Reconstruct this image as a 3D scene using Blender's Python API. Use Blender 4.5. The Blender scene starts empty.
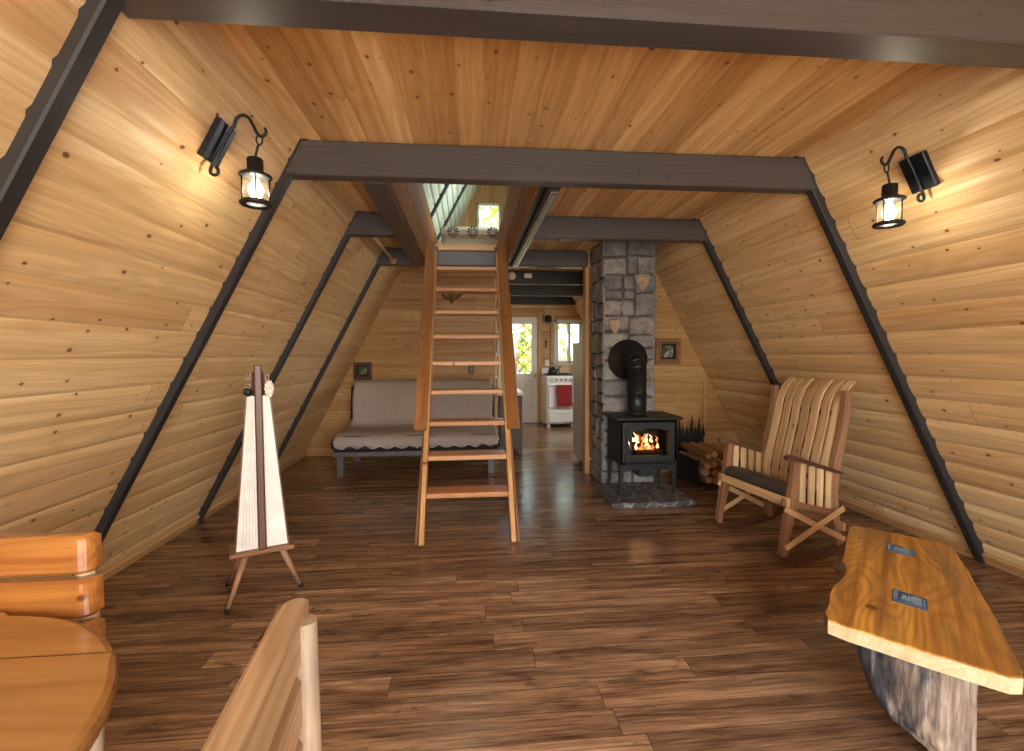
import bpy, bmesh, math, random
from mathutils import Matrix, Vector, Euler
random.seed(11)
PI = math.pi
C = bpy.context.scene.collection

# ------------------------------------------------------------------ mesh builder
class MB:
    def __init__(s):
        s.v = []; s.f = []; s.g = []; s.r = []; s.sm = []; s.mi = []
    def add(s, vs, fs, gc=None, rv=None, smooth=False, M=None, mi=0):
        b = len(s.v)
        rv = random.random() if rv is None else rv
        off = Vector((random.uniform(0, 60), random.uniform(0, 60), 0))
        for i, p in enumerate(vs):
            p = Vector(p)
            s.g.append((Vector(gc[i]) if gc else p.copy()) + off)
            s.v.append(M @ p if M is not None else p)
            s.r.append(rv)
        for k, f in enumerate(fs):
            s.f.append([b + i for i in f]); s.sm.append(smooth)
            s.mi.append(mi[k] if isinstance(mi, (list, tuple)) else mi)
        return s
    def box(s, c, size, rot=None, bev=.003, rv=None, M=None, mi=0):
        h = [x / 2 for x in size]
        bev = min(bev, min(h) * .6)
        o = sorted(range(3), key=lambda a: -size[a])
        vs = []; idx = {}
        for sx in (-1, 1):
            for sy in (-1, 1):
                for sz in (-1, 1):
                    sg = (sx, sy, sz)
                    for a in range(3):
                        p = [sg[i] * (h[i] if i == a else h[i] - bev) for i in range(3)]
                        idx[(sg, a)] = len(vs); vs.append(p)
        fs = []
        for a in range(3):
            b_, c_ = [i for i in range(3) if i != a]
            for sa in (-1, 1):
                q = []
                for sb, sc in ((-1, -1), (1, -1), (1, 1), (-1, 1)):
                    sg = [0, 0, 0]; sg[a] = sa; sg[b_] = sb; sg[c_] = sc
                    q.append(idx[(tuple(sg), a)])
                fs.append(q)
        for a in range(3):
            for b_ in range(a + 1, 3):
                c_ = 3 - a - b_
                for sa in (-1, 1):
                    for sb in (-1, 1):
                        k = []
                        for sc in (-1, 1):
                            sg = [0, 0, 0]; sg[a] = sa; sg[b_] = sb; sg[c_] = sc
                            k.append(tuple(sg))
                        fs.append([idx[(k[0], a)], idx[(k[1], a)], idx[(k[1], b_)], idx[(k[0], b_)]])
        for sx in (-1, 1):
            for sy in (-1, 1):
                for sz in (-1, 1):
                    fs.append([idx[((sx, sy, sz), a)] for a in range(3)])
        gc = [(p[o[0]], p[o[1]], p[o[2]]) for p in vs]
        T = Matrix.Translation(Vector(c))
        if rot is not None:
            T = T @ (rot.to_4x4() if isinstance(rot, Matrix) else Euler(rot).to_matrix().to_4x4())
        if M is not None: T = M @ T
        return s.add(vs, fs, gc, rv, False, T, mi)
    def bar(s, p, q, w, t, side=(0, 1, 0), bev=.003, rv=None, ext=0, M=None):
        p = Vector(p); q = Vector(q); d = (q - p); L = d.length; d = d / L
        sd = Vector(side); sd = (sd - d * sd.dot(d)).normalized(); u = d.cross(sd)
        R = Matrix((d, sd, u)).transposed()
        return s.box((p + q) / 2, (L + 2 * ext, w, t), R, bev, rv, M)
    def tube(s, pts, r, n=10, cap=True, rv=None, closed=False, smooth=True, M=None):
        pts = [Vector(p) for p in pts]; m = len(pts)
        rs = r if isinstance(r, (list, tuple)) else [r] * m
        vs = []; gc = []; L = 0; nrm = None
        for i, p in enumerate(pts):
            if closed: d = (pts[(i + 1) % m] - pts[i - 1]).normalized()
            else: d = (pts[min(i + 1, m - 1)] - pts[max(i - 1, 0)]).normalized()
            if nrm is None:
                nrm = d.orthogonal().normalized()
            nrm = (nrm - d * nrm.dot(d)).normalized(); b = d.cross(nrm)
            if i: L += (p - pts[i - 1]).length
            for k in range(n):
                a = 2 * PI * k / n
                vs.append(p + (nrm * math.cos(a) + b * math.sin(a)) * rs[i])
                gc.append((L, math.cos(a) * rs[i], math.sin(a) * rs[i]))
        fs = []
        for i in range(m if closed else m - 1):
            j = (i + 1) % m
            for k in range(n):
                k2 = (k + 1) % n
                fs.append([i * n + k, i * n + k2, j * n + k2, j * n + k])
        s.add(vs, fs, gc, rv, smooth, M)
        if cap and not closed:
            b = len(s.v) - m * n
            s.f.append([b + k for k in range(n)][::-1]); s.sm.append(False); s.mi.append(0)
            s.f.append([b + (m - 1) * n + k for k in range(n)]); s.sm.append(False); s.mi.append(0)
        return s
    def lathe(s, prof, c=(0, 0, 0), n=24, rv=None, smooth=True, M=None):
        vs = []; fs = []; c = Vector(c)
        for (r, z) in prof:
            for k in range(n):
                a = 2 * PI * k / n
                vs.append(c + Vector((max(r, 1e-4) * math.cos(a), max(r, 1e-4) * math.sin(a), z)))
        for i in range(len(prof) - 1):
            for k in range(n):
                k2 = (k + 1) % n
                fs.append([i * n + k, i * n + k2, (i + 1) * n + k2, (i + 1) * n + k])
        return s.add(vs, fs, None, rv, smooth, M)
    def prism(s, out, h, bev=.004, M=None, rv=None, mis=(0, 0, 0), smooth=False):
        """outline (x,y) extruded z 0..h, bevelled top and bottom; mis = material of top, side, bottom"""
        n = len(out); ctr = Vector((sum(p[0] for p in out) / n, sum(p[1] for p in out) / n))
        bev = min(bev, h * .45)
        P = [Vector((p[0], p[1])) for p in out]
        area = sum(P[i].x * P[(i + 1) % n].y - P[(i + 1) % n].x * P[i].y for i in range(n))
        sg = 1 if area > 0 else -1
        ins = []
        for i in range(n):
            a = (P[i] - P[i - 1]); b = (P[(i + 1) % n] - P[i])
            if a.length < 1e-9: a = b
            if b.length < 1e-9: b = a
            na = Vector((-a.y, a.x)).normalized() * sg; nb = Vector((-b.y, b.x)).normalized() * sg
            m = na + nb
            m = m.normalized() if m.length > 1e-6 else na
            ins.append(P[i] + m * bev / max(.5, m.dot(na)))
        rings = [(ins, 0), (P, bev), (P, h - bev), (ins, h)]
        vs = []
        for R, z in rings: vs += [(p.x, p.y, z) for p in R]
        fs = []; mi = []
        for i in range(3):
            for k in range(n):
                k2 = (k + 1) % n
                fs.append([i * n + k, i * n + k2, (i + 1) * n + k2, (i + 1) * n + k]); mi.append(mis[1])
        fs.append(list(range(n))[::-1]); mi.append(mis[2])
        fs.append([3 * n + k for k in range(n)]); mi.append(mis[0])
        return s.add(vs, fs, None, rv, smooth, M, mi)
    def ring(s, outer, inner, h, M=None, rv=None):
        """outline with a hole (same count), extruded 0..h"""
        n = len(outer); vs = []
        for z in (0, h):
            vs += [(p[0], p[1], z) for p in outer] + [(p[0], p[1], z) for p in inner]
        fs = []
        for k in range(n):
            j = (k + 1) % n
            fs += [[k, j, n + j, n + k], [2 * n + k, 3 * n + k, 3 * n + j, 2 * n + j],
                   [k, 2 * n + k, 2 * n + j, j], [n + k, n + j, 3 * n + j, 3 * n + k]]
        return s.add(vs, fs, None, rv, False, M)
    def sweep(s, path, w, t, side=(0, 1, 0), rv=None, M=None):
        """a flat strip of width w (along side) and thickness t along path; t may be a list"""
        path = [Vector(p) for p in path]; m = len(path); sd = Vector(side).normalized()
        vs = []; gc = []; L = 0
        ws = w if isinstance(w, (list, tuple)) else [w] * m
        ts = t if isinstance(t, (list, tuple)) else [t] * m
        for i, p in enumerate(path):
            d = (path[min(i + 1, m - 1)] - path[max(i - 1, 0)]).normalized()
            u = d.cross(sd).normalized()
            if i: L += (p - path[i - 1]).length
            for a, b in ((-1, -1), (1, -1), (1, 1), (-1, 1)):
                vs.append(p + sd * a * ws[i] / 2 + u * b * ts[i] / 2); gc.append((L, a * ws[i] / 2, b * ts[i] / 2))
        fs = [[0, 1, 2, 3], [4 * m - 4 + k for k in (3, 2, 1, 0)]]
        for i in range(m - 1):
            for k in range(4):
                k2 = (k + 1) % 4
                fs.append([4 * i + k, 4 * i + k2, 4 * i + 4 + k2, 4 * i + 4 + k])
        return s.add(vs, fs, gc, rv, False, M)
    def build(s, name, mat, parent=None, fix=True, world=None):
        me = bpy.data.meshes.new(name)
        vv = s.v
        if world is not None:
            inv = world.inverted(); vv = [inv @ p for p in vv]
        me.from_pydata([tuple(p) for p in vv], [], s.f)
        a = me.attributes.new('gc', 'FLOAT_VECTOR', 'POINT'); a.data.foreach_set('vector', [c for g in s.g for c in g])
        a = me.attributes.new('rv', 'FLOAT', 'POINT'); a.data.foreach_set('value', s.r)
        me.polygons.foreach_set('use_smooth', s.sm); me.polygons.foreach_set('material_index', s.mi)
        for m in (mat if isinstance(mat, (list, tuple)) else [mat]): me.materials.append(m)
        if fix:
            bm = bmesh.new(); bm.from_mesh(me); bmesh.ops.recalc_face_normals(bm, faces=bm.faces[:]); bm.to_mesh(me); bm.free()
        me.update()
        o = bpy.data.objects.new(name, me); C.objects.link(o)
        if parent is not None: o.parent = parent
        return o

def tag(o, label, cat, group=None):
    o['label'] = label; o['category'] = cat
    if group: o['group'] = group
    return o
def thing(name, label, cat, loc=(0, 0, 0), rz=0, group=None):
    o = bpy.data.objects.new(name, None); C.objects.link(o)
    o.empty_display_size = .1
    o.location = loc; o.rotation_euler = (0, 0, rz)
    return tag(o, label, cat, group)
def mat_of(o): return Matrix.Translation(o.location) @ o.rotation_euler.to_matrix().to_4x4()
def struct(o, label=None, parent=None):
    o['kind'] = 'structure'
    if label: o['label'] = label
    return o

# ------------------------------------------------------------------ materials
class NT:
    def __init__(s, name):
        s.m = bpy.data.materials.new(name); s.m.use_nodes = True
        s.t = s.m.node_tree; s.t.nodes.clear()
        s.out = s.n('ShaderNodeOutputMaterial')
    def n(s, ty, ins=None, **kw):
        nd = s.t.nodes.new(ty)
        for k, v in kw.items(): setattr(nd, k, v)
        for k, v in (ins or {}).items(): s.set(nd.inputs[k], v)
        return nd
    def set(s, sock, v):
        if isinstance(v, bpy.types.NodeSocket): s.t.links.new(v, sock)
        elif isinstance(v, bpy.types.Node): s.t.links.new(v.outputs[0], sock)
        elif isinstance(v, tuple) and len(v) == 3 and sock.type == 'RGBA': sock.default_value = (*v, 1)
        else: sock.default_value = v
    def attr(s, name, fac=False):
        nd = s.n('ShaderNodeAttribute', attribute_name=name)
        return nd.outputs['Fac'] if fac else nd.outputs['Vector']
    def math(s, op, a, b=None, c=None):
        nd = s.n('ShaderNodeMath', operation=op)
        s.set(nd.inputs[0], a)
        if b is not None: s.set(nd.inputs[1], b)
        if c is not None: s.set(nd.inputs[2], c)
        return nd.outputs[0]
    def vmul(s, v, sc):
        nd = s.n('ShaderNodeVectorMath', operation='MULTIPLY'); s.set(nd.inputs[0], v); nd.inputs[1].default_value = sc
        return nd.outputs[0]
    def noise(s, v, scale=1, detail=3, rough=.5, dist=0, col=False):
        nd = s.n('ShaderNodeTexNoise', {'Vector': v, 'Scale': scale, 'Detail': detail, 'Roughness': rough, 'Distortion': dist})
        return nd.outputs['Color' if col else 'Fac']
    def ramp(s, f, *stops):
        nd = s.n('ShaderNodeValToRGB'); e = nd.color_ramp.elements
        while len(e) < len(stops): e.new(.5)
        for el, (p, c) in zip(e, stops):
            el.position = p; el.color = (*c, 1) if isinstance(c, tuple) else (c, c, c, 1)
        s.set(nd.inputs[0], f)
        return nd.outputs[0]
    def mix(s, f, a, b, mode='MIX'):
        nd = s.n('ShaderNodeMix', data_type='RGBA', blend_type=mode)
        s.set(nd.inputs[0], f); s.set(nd.inputs[6], a); s.set(nd.inputs[7], b)
        return nd.outputs[2]
    def bump(s, h, strength=.2, dist=.002):
        return s.n('ShaderNodeBump', {'Height': h, 'Strength': strength, 'Distance': dist}).outputs[0]
    def bsdf(s, **kw):
        nd = s.n('ShaderNodeBsdfPrincipled')
        for k, v in kw.items(): s.set(nd.inputs[k.replace('_', ' ')], v)
        s.t.links.new(nd.outputs[0], s.out.inputs[0])
        return nd

def wood(name, light, dark, rough=.45, knot=.55, var=.16, grain=1.0, coat=0, knot_col=(.10, .04, .015), spec=.4, ksc=(5.5, 7.5), fine=.35, blotch=None, blotch_amt=.5, fig=.3, ffreq=42, fsc=(.55, 6.5)):
    t = NT(name); g = t.attr('gc'); rv = t.attr('rv', True)
    gs = grain
    warp = t.noise(t.vmul(g, (1.2, 5, 5)), 1, 2)
    sep = t.n('ShaderNodeSeparateXYZ', {0: g})
    x, y, z = sep.outputs
    # growth rings: distance to a wandering core, giving cathedral figure
    cy = t.math('ADD', y, t.math('MULTIPLY', t.math('SUBTRACT', warp, .5), .09))
    rings = t.noise(t.n('ShaderNodeCombineXYZ', {0: t.math('MULTIPLY', x, .55), 1: t.math('MULTIPLY', cy, 34 * gs), 2: t.math('MULTIPLY', z, 20)}), 1, 2, .55)
    fin = t.noise(t.vmul(g, (3.5, 160 * gs, 160 * gs)), 1, 3, .6)
    f = t.math('ADD', t.math('MULTIPLY', rings, 1 - fine), t.math('MULTIPLY', fin, fine))
    col = t.ramp(f, (.34, dark), (.60, light))
    if fig:
        fn = t.noise(t.vmul(g, (fsc[0], fsc[1], fsc[1])), 1, 1.5, .45)
        fl = t.math('MULTIPLY_ADD', t.math('SINE', t.math('MULTIPLY', fn, ffreq * 2.2)), .5, .5)
        fl = t.math('POWER', fl, 2.2)
        col = t.mix(t.math('MULTIPLY', fl, fig), col, tuple(c * .82 for c in dark))
    if blotch:
        bl = t.noise(t.vmul(g, (1.6, 9, 9)), 1, 4, .6)
        col = t.mix(t.math('MULTIPLY', t.ramp(bl, (.50, 0.), (.68, 1.)), blotch_amt), col, blotch)
    if knot > 0:
        kv = t.n('ShaderNodeTexVoronoi', {'Vector': t.vmul(g, (ksc[0], ksc[1], 0)), 'Scale': 1., 'Randomness': .9}, voronoi_dimensions='2D')
        d = kv.outputs['Distance']
        kc = t.n('ShaderNodeSeparateColor', {0: kv.outputs['Color']})
        on = t.math('GREATER_THAN', kc.outputs[0], 1 - knot)
        rad = t.math('MULTIPLY_ADD', kc.outputs[1], .055, .025)
        q = t.math('DIVIDE', d, rad)
        core = t.ramp(q, (.65, 1.), (1.1, 0.))
        halo = t.math('MULTIPLY', t.ramp(t.math('DIVIDE', q, 3.2), (.2, 1.), (1., 0.)), .38)
        col = t.mix(t.math('MULTIPLY', on, halo), col, dark)
        col = t.mix(t.math('MULTIPLY', on, t.math('MULTIPLY', core, .85)), col, knot_col)
    hsv = t.n('ShaderNodeHueSaturation', {'Color': col, 'Value': t.math('MULTIPLY_ADD', rv, var * 2, 1 - var),
              'Saturation': t.math('MULTIPLY_ADD', rv, -.12, 1.06), 'Hue': t.math('MULTIPLY_ADD', rv, .012, .494)})
    t.bsdf(Base_Color=hsv.outputs[0], Roughness=rough, Specular_IOR_Level=spec, Coat_Weight=coat, Coat_Roughness=.12, Normal=t.bump(f, .18, .0012))
    return t.m

def plain(name, col, rough=.5, metal=0., noise=.06, nscale=30, bump=0., spec=.5, coat=0.):
    t = NT(name); co = t.n('ShaderNodeTexCoord').outputs['Object']
    n = t.noise(co, nscale, 4)
    hi = tuple(min(1, c * (1 + noise * 2.5)) for c in col); lo = tuple(c * (1 - noise * 2.5) for c in col)
    kw = dict(Base_Color=t.ramp(n, (.3, lo), (.7, hi)), Roughness=rough, Metallic=metal, Specular_IOR_Level=spec, Coat_Weight=coat)
    if bump: kw['Normal'] = t.bump(n, bump, .003)
    t.bsdf(**kw); return t.m

def emit(name, col, st):
    t = NT(name); e = t.n('ShaderNodeEmission', {'Color': col, 'Strength': st}); t.t.links.new(e.outputs[0], t.out.inputs[0]); return t.m

def glass(name, tint=(1, 1, 1), refl=.08, rough=.02):
    t = NT(name)
    tr = t.n('ShaderNodeBsdfTransparent', {'Color': tint}); gl = t.n('ShaderNodeBsdfGlossy', {'Color': (1, 1, 1), 'Roughness': rough})
    fr = t.n('ShaderNodeFresnel', {'IOR': 1.45})
    mx = t.n('ShaderNodeMixShader', {0: t.math('MULTIPLY', fr, refl * 8), 1: tr.outputs[0], 2: gl.outputs[0]})
    t.t.links.new(mx.outputs[0], t.out.inputs[0]); return t.m

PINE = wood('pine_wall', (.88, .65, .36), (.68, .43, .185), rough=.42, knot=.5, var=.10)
PINE_SHADED = wood('pine_shaded_rear', (.58, .355, .145), (.40, .21, .07), rough=.45, knot=.5, var=.12)  # same pine as the side walls, darkened so the rear's dimmer light is in the colour
CEIL = wood('ceiling_board', (.87, .565, .25), (.65, .35, .12), rough=.36, knot=.5, var=.22, grain=.8, fine=.25, knot_col=(.16, .055, .015))
STAIN = wood('stained_rail', (.38, .165, .052), (.22, .08, .022), rough=.35, knot=.35, var=.12, fine=.5)
GUARD = wood('stained_guard_board', (.36, .15, .05), (.21, .075, .02), rough=.7, knot=.3, var=.1, spec=.12)
STAIR = wood('ladder_pine', (.74, .44, .20), (.52, .27, .10), rough=.4, knot=.35, var=.10)
TREAD = wood('tread_pine', (.66, .34, .15), (.45, .20, .075), rough=.38, knot=.25, var=.12)
LOFTP = plain('pale_paint_boards', (.66, .74, .62), .5, noise=.03, nscale=6)
BEAM = wood('dark_stained_beam', (.084, .073, .069), (.055, .048, .046), rough=.42, knot=.15, var=.08, knot_col=(.03, .025, .02), fine=.5, spec=.5, fig=0)
RAFT = wood('dark_rafter', (.040, .041, .045), (.026, .027, .030), rough=.4, knot=.1, var=.06, knot_col=(.02, .02, .02), fig=0)
DARKJ = wood('black_stained_joist', (.030, .028, .028), (.018, .017, .017), rough=.5, knot=0, fig=0)
WALNUT = wood('walnut', (.13, .055, .032), (.065, .027, .017), rough=.35, knot=0, var=.12, fig=0)
WALNUTM = wood('mid_walnut', (.34, .175, .088), (.19, .09, .043), rough=.4, knot=.12, var=.18)
SLAT = wood('pale_hickory_slat', (.68, .47, .255), (.42, .245, .11), rough=.38, knot=.2, var=.26)
PALEW = wood('pale_brace_wood', (.68, .43, .215), (.50, .29, .13), rough=.42, knot=.2, var=.12)
HONEY = wood('honey_varnish', (.44, .20, .055), (.26, .09, .022), rough=.2, knot=.15, var=.10, coat=.5, grain=.5, spec=.5)
TABLEW = wood('table_varnish', (.38, .185, .052), (.30, .13, .03), rough=.24, knot=0, var=.14, coat=.4, grain=.55, fine=.3)
LOGBARK = wood('peeled_log', (.52, .40, .265), (.25, .17, .10), rough=.6, knot=.3, var=.08, blotch=(.13, .10, .09), blotch_amt=.85, fig=0)
REARW = wood('rear_slat_wood', (.44, .28, .15), (.22, .12, .055), rough=.5, knot=.25, var=.14, blotch=(.33, .29, .265), blotch_amt=.85, fig=.4)
SLABT = wood('amber_slab', (.66, .34, .06), (.25, .085, .010), rough=.3, knot=.22, var=.02, grain=.62, coat=.3, ksc=(3.2, 4), blotch=(.16, .085, .035), blotch_amt=.75, fine=.3, fig=.42, ffreq=85, fsc=(1.0, 3.4))
SLABE = wood('sawn_slab_edge', (.70, .54, .32), (.56, .39, .19), rough=.55, knot=0, var=.04)
BARK = wood('slab_bark', (.22, .135, .085), (.055, .042, .04), rough=.8, knot=0, var=.1, grain=.7, fig=0)
t = NT('bark_to_heart_stump'); g = t.attr('gc'); _s = t.n('ShaderNodeSeparateXYZ', {0: g})
_n1 = t.noise(t.vmul(g, (5, 60, 25)), 1, 4, .65); _n2 = t.noise(t.vmul(g, (4, 14, 9)), 1, 4, .6, .5)
_br = t.ramp(_n1, (.32, (.10, .07, .05)), (.5, (.27, .19, .13)), (.68, (.46, .36, .27)))
_bk = t.ramp(_n1, (.38, (.010, .010, .012)), (.56, (.035, .033, .036)), (.74, (.15, .13, .12)))
_f = t.math('ADD', _s.outputs[1], t.math('MULTIPLY_ADD', _n2, .34, -.17))
_c = t.mix(t.ramp(t.math('MULTIPLY_ADD', _f, 4., .5), (.36, 0.), (.66, 1.)), _bk, _br)
t.bsdf(Base_Color=_c, Roughness=.75, Normal=t.bump(_n1, .7, .006)); STUMP = t.m
LOGEND = wood('firewood', (.50, .28, .12), (.25, .12, .05), rough=.75, knot=0, var=.25)
BLACKI = plain('black_iron', (.018, .019, .021), .42, .3, noise=.1, nscale=60)
STOVEM = plain('stove_iron', (.022, .023, .025), .5, .2, noise=.08, nscale=90, bump=.05)
PIPEM = plain('stovepipe', (.020, .020, .021), .38, .4, noise=.05)
PLATEM = plain('navy_black_plate', (.012, .017, .026), .3, .3, noise=.1)
FRIDGE = plain('fridge_enamel', (.55, .56, .55), .35, noise=.02)
WHITE = plain('white_enamel', (.74, .73, .68), .3, noise=.02)
WPAINT = plain('white_paint', (.70, .68, .62), .45, noise=.03)
WPLAST = plain('white_plastic', (.80, .78, .72), .4, noise=.01)
CREAM = plain('harp_soundboard', (.80, .78, .72), .38, noise=.04, nscale=14)
RED = plain('red_towel', (.22, .009, .016), .85, noise=.1, nscale=120, bump=.3)
BLKCLOTH = plain('black_mattress', (.022, .020, .022), .8, noise=.1, nscale=60, bump=.2)
FRAMEM = plain('grey_futon_frame', (.11, .10, .105), .45, .1)
SEATM = plain('dark_leather', (.055, .042, .045), .5, noise=.15, nscale=35, bump=.25)
BLUEM = plain('blue_plaque', (.022, .085, .17), .3, noise=.15, nscale=200)
LBLUE = plain('pale_blue_mark', (.30, .42, .55), .4, noise=.05)
CHROME = plain('chrome', (.6, .6, .6), .2, 1.)
MORTAR = plain('mortar', (.085, .082, .08), .9, noise=.12, nscale=60, bump=.4)
COUNTERM = wood('dark_counter_side', (.085, .055, .04), (.05, .032, .024), rough=.45, knot=0)
GLASS = glass('clear_glass'); t = NT('lantern_glass')
_tr = t.n('ShaderNodeBsdfTransparent', {'Color': (1, .97, .9)}); _tl = t.n('ShaderNodeBsdfTranslucent', {'Color': (.95, .88, .74)})
_mx = t.n('ShaderNodeMixShader', {0: .012, 1: _tr.outputs[0], 2: _tl.outputs[0]}); t.t.links.new(_mx.outputs[0], t.out.inputs[0]); LGLASS = t.m
SGLASS = glass('stove_glass', (.82, .78, .75), .08)
LACE = plain('white_lace', (.72, .68, .62), .7, noise=.1, nscale=90)
AMBER = plain('amber_glass_bowl', (.26, .17, .07), .3, noise=.38, nscale=18)
DARKGL = plain('dark_bottle_glass', (.05, .008, .008), .15)

def quilt_mat(name, c1, c2, flowers=False):
    t = NT(name); co = t.n('ShaderNodeTexCoord').outputs['Object']
    n = t.noise(co, 45, 3); w = t.n('ShaderNodeTexVoronoi', {'Vector': co, 'Scale': 55.}).outputs['Distance']
    t.bsdf(Base_Color=t.ramp(n, (.3, c2), (.7, c1)), Roughness=.9, Specular_IOR_Level=.1, Normal=t.bump(w, .5, .004)); return t.m
QUILT = quilt_mat('taupe_quilt', (.44, .38, .35), (.35, .30, .27))
QEDGE = quilt_mat('white_scallop', (.75, .72, .68), (.66, .63, .6))
BEDQ = quilt_mat('pale_bed_quilt', (.52, .47, .40), (.44, .39, .33))
MEDAL = plain('dark_brown_medallion', (.075, .05, .035), .9, noise=.1)

def stone_mat():
    t = NT('grey_field_stone'); co = t.n('ShaderNodeTexCoord').outputs['Object']; rv = t.attr('rv', True)
    n1 = t.noise(co, 9, 5, .65); n2 = t.noise(co, 70, 4, .7)
    f = t.math('ADD', t.math('MULTIPLY', n1, .45), t.math('MULTIPLY', n2, .55))
    c = t.ramp(f, (.34, (.09, .088, .086)), (.48, (.28, .273, .264)), (.66, (.55, .535, .515)))
    tint = t.ramp(rv, (0., (.60, .62, .66)), (.45, (.85, .85, .85)), (.7, (.98, .95, .90)), (.93, (1.12, 1.06, .98)), (.985, (1.35, 1.02, .74)))
    t.bsdf(Base_Color=t.mix(1., c, tint, 'MULTIPLY'), Roughness=.85, Normal=t.bump(f, .8, .012)); return t.m
STONE = stone_mat()

def hearth_mat():
    t = NT('hearth_slate'); co = t.n('ShaderNodeTexCoord').outputs['Object']
    w = t.noise(co, 6, 3, col=True)
    v = t.n('ShaderNodeVectorMath', {0: co, 1: t.vmul(w, (.08, .08, .02))}, operation='ADD').outputs[0]
    vo = t.n('ShaderNodeTexVoronoi', {'Vector': v, 'Scale': 8.5}, feature='DISTANCE_TO_EDGE').outputs['Distance']
    vc = t.n('ShaderNodeTexVoronoi', {'Vector': v, 'Scale': 8.5}).outputs['Color']
    n = t.noise(co, 50, 4)
    st = t.mix(.7, t.ramp(t.n('ShaderNodeSeparateColor', {0: vc}).outputs[0], (0., (.018, .018, .02)), (1., (.16, .155, .15))), t.ramp(n, (.3, (.02, .02, .022)), (.7, (.16, .16, .16))))
    col = t.mix(t.ramp(vo, (.02, 1.), (.06, 0.)), st, t.ramp(n, (.3, (.18, .175, .17)), (.7, (.42, .41, .39))))
    t.bsdf(Base_Color=col, Roughness=.6, Normal=t.bump(n, .4, .004)); return t.m
HEARTH = hearth_mat()

def floor_mat():
    t = NT('dark_laminate_floor'); co = t.n('ShaderNodeTexCoord').outputs['Object']
    sp = t.n('ShaderNodeSeparateXYZ', {0: co}); x, y = sp.outputs[0], sp.outputs[1]
    W, L = .125, 1.22
    ry = t.math('DIVIDE', y, W); row = t.math('FLOOR', ry); fy = t.math('SUBTRACT', ry, row)
    rn = t.n('ShaderNodeTexWhiteNoise', {'W': row}, noise_dimensions='1D').outputs[0]
    rx = t.math('ADD', t.math('DIVIDE', x, L), t.math('MULTIPLY', rn, 7.3)); cx = t.math('FLOOR', rx); fx = t.math('SUBTRACT', rx, cx)
    idv = t.n('ShaderNodeCombineXYZ', {0: row, 1: cx, 2: 0.})
    pid = t.n('ShaderNodeTexWhiteNoise', {'Vector': idv}, noise_dimensions='3D').outputs[0]
    gx = t.n('ShaderNodeCombineXYZ', {0: t.math('MULTIPLY_ADD', pid, 41., x), 1: t.math('MULTIPLY_ADD', pid, 17., y), 2: 0.})
    g1 = t.noise(t.vmul(gx, (1.1, 16, 1)), 1, 5, .62, .6); g2 = t.noise(t.vmul(gx, (5, 95, 1)), 1, 3, .6); g3 = t.noise(t.vmul(gx, (2.6, 7.5, 1)), 1, 4, .7, 1.2)
    f = t.math('ADD', t.math('MULTIPLY', g1, .62), t.math('MULTIPLY', g2, .38))
    c = t.ramp(f, (.33, (.042, .021, .013)), (.44, (.145, .077, .041)), (.54, (.275, .16, .088)), (.68, (.49, .32, .185)))
    c = t.mix(t.math('MULTIPLY', t.ramp(g3, (.57, 0.), (.70, 1.)), .72), c, (.040, .020, .014))
    hs = t.n('ShaderNodeHueSaturation', {'Color': c, 'Value': t.math('MULTIPLY_ADD', pid, .55, .74)})
    ey = t.math('MINIMUM', fy, t.math('SUBTRACT', 1., fy)); ex = t.math('MINIMUM', fx, t.math('SUBTRACT', 1., fx))
    seam = t.math('MAXIMUM', t.math('LESS_THAN', ey, .012), t.math('LESS_THAN', ex, .0013))
    col = t.mix(t.math('MULTIPLY', seam, .7), hs.outputs[0], (.012, .007, .005))
    h = t.math('SUBTRACT', t.math('MULTIPLY', f, .3), seam)
    t.bsdf(Base_Color=col, Roughness=t.ramp(g1, (.3, .15), (.7, .25)), Specular_IOR_Level=.5, Normal=t.bump(h, .12, .0015)); return t.m
FLOORM = floor_mat()

# ------------------------------------------------------------------ the shell
T = 1.891; XL = -2.4155; XR = 2.8945; H = 2.41; APX = .2395; APZ = (XR - APX) * T
F0 = 2.5518; SP = 1.2192
def lx(z): return XL + z / T
def rx(z): return XR - z / T
SL = Vector((1 / T, 0, 1)).normalized(); NL = Vector((SL.z, 0, -SL.x))
SR = Vector((-1 / T, 0, 1)).normalized(); NR = Vector((-SR.z, 0, SR.x))
ASL = 1 / SL.z                                    # slope length per unit height

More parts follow.
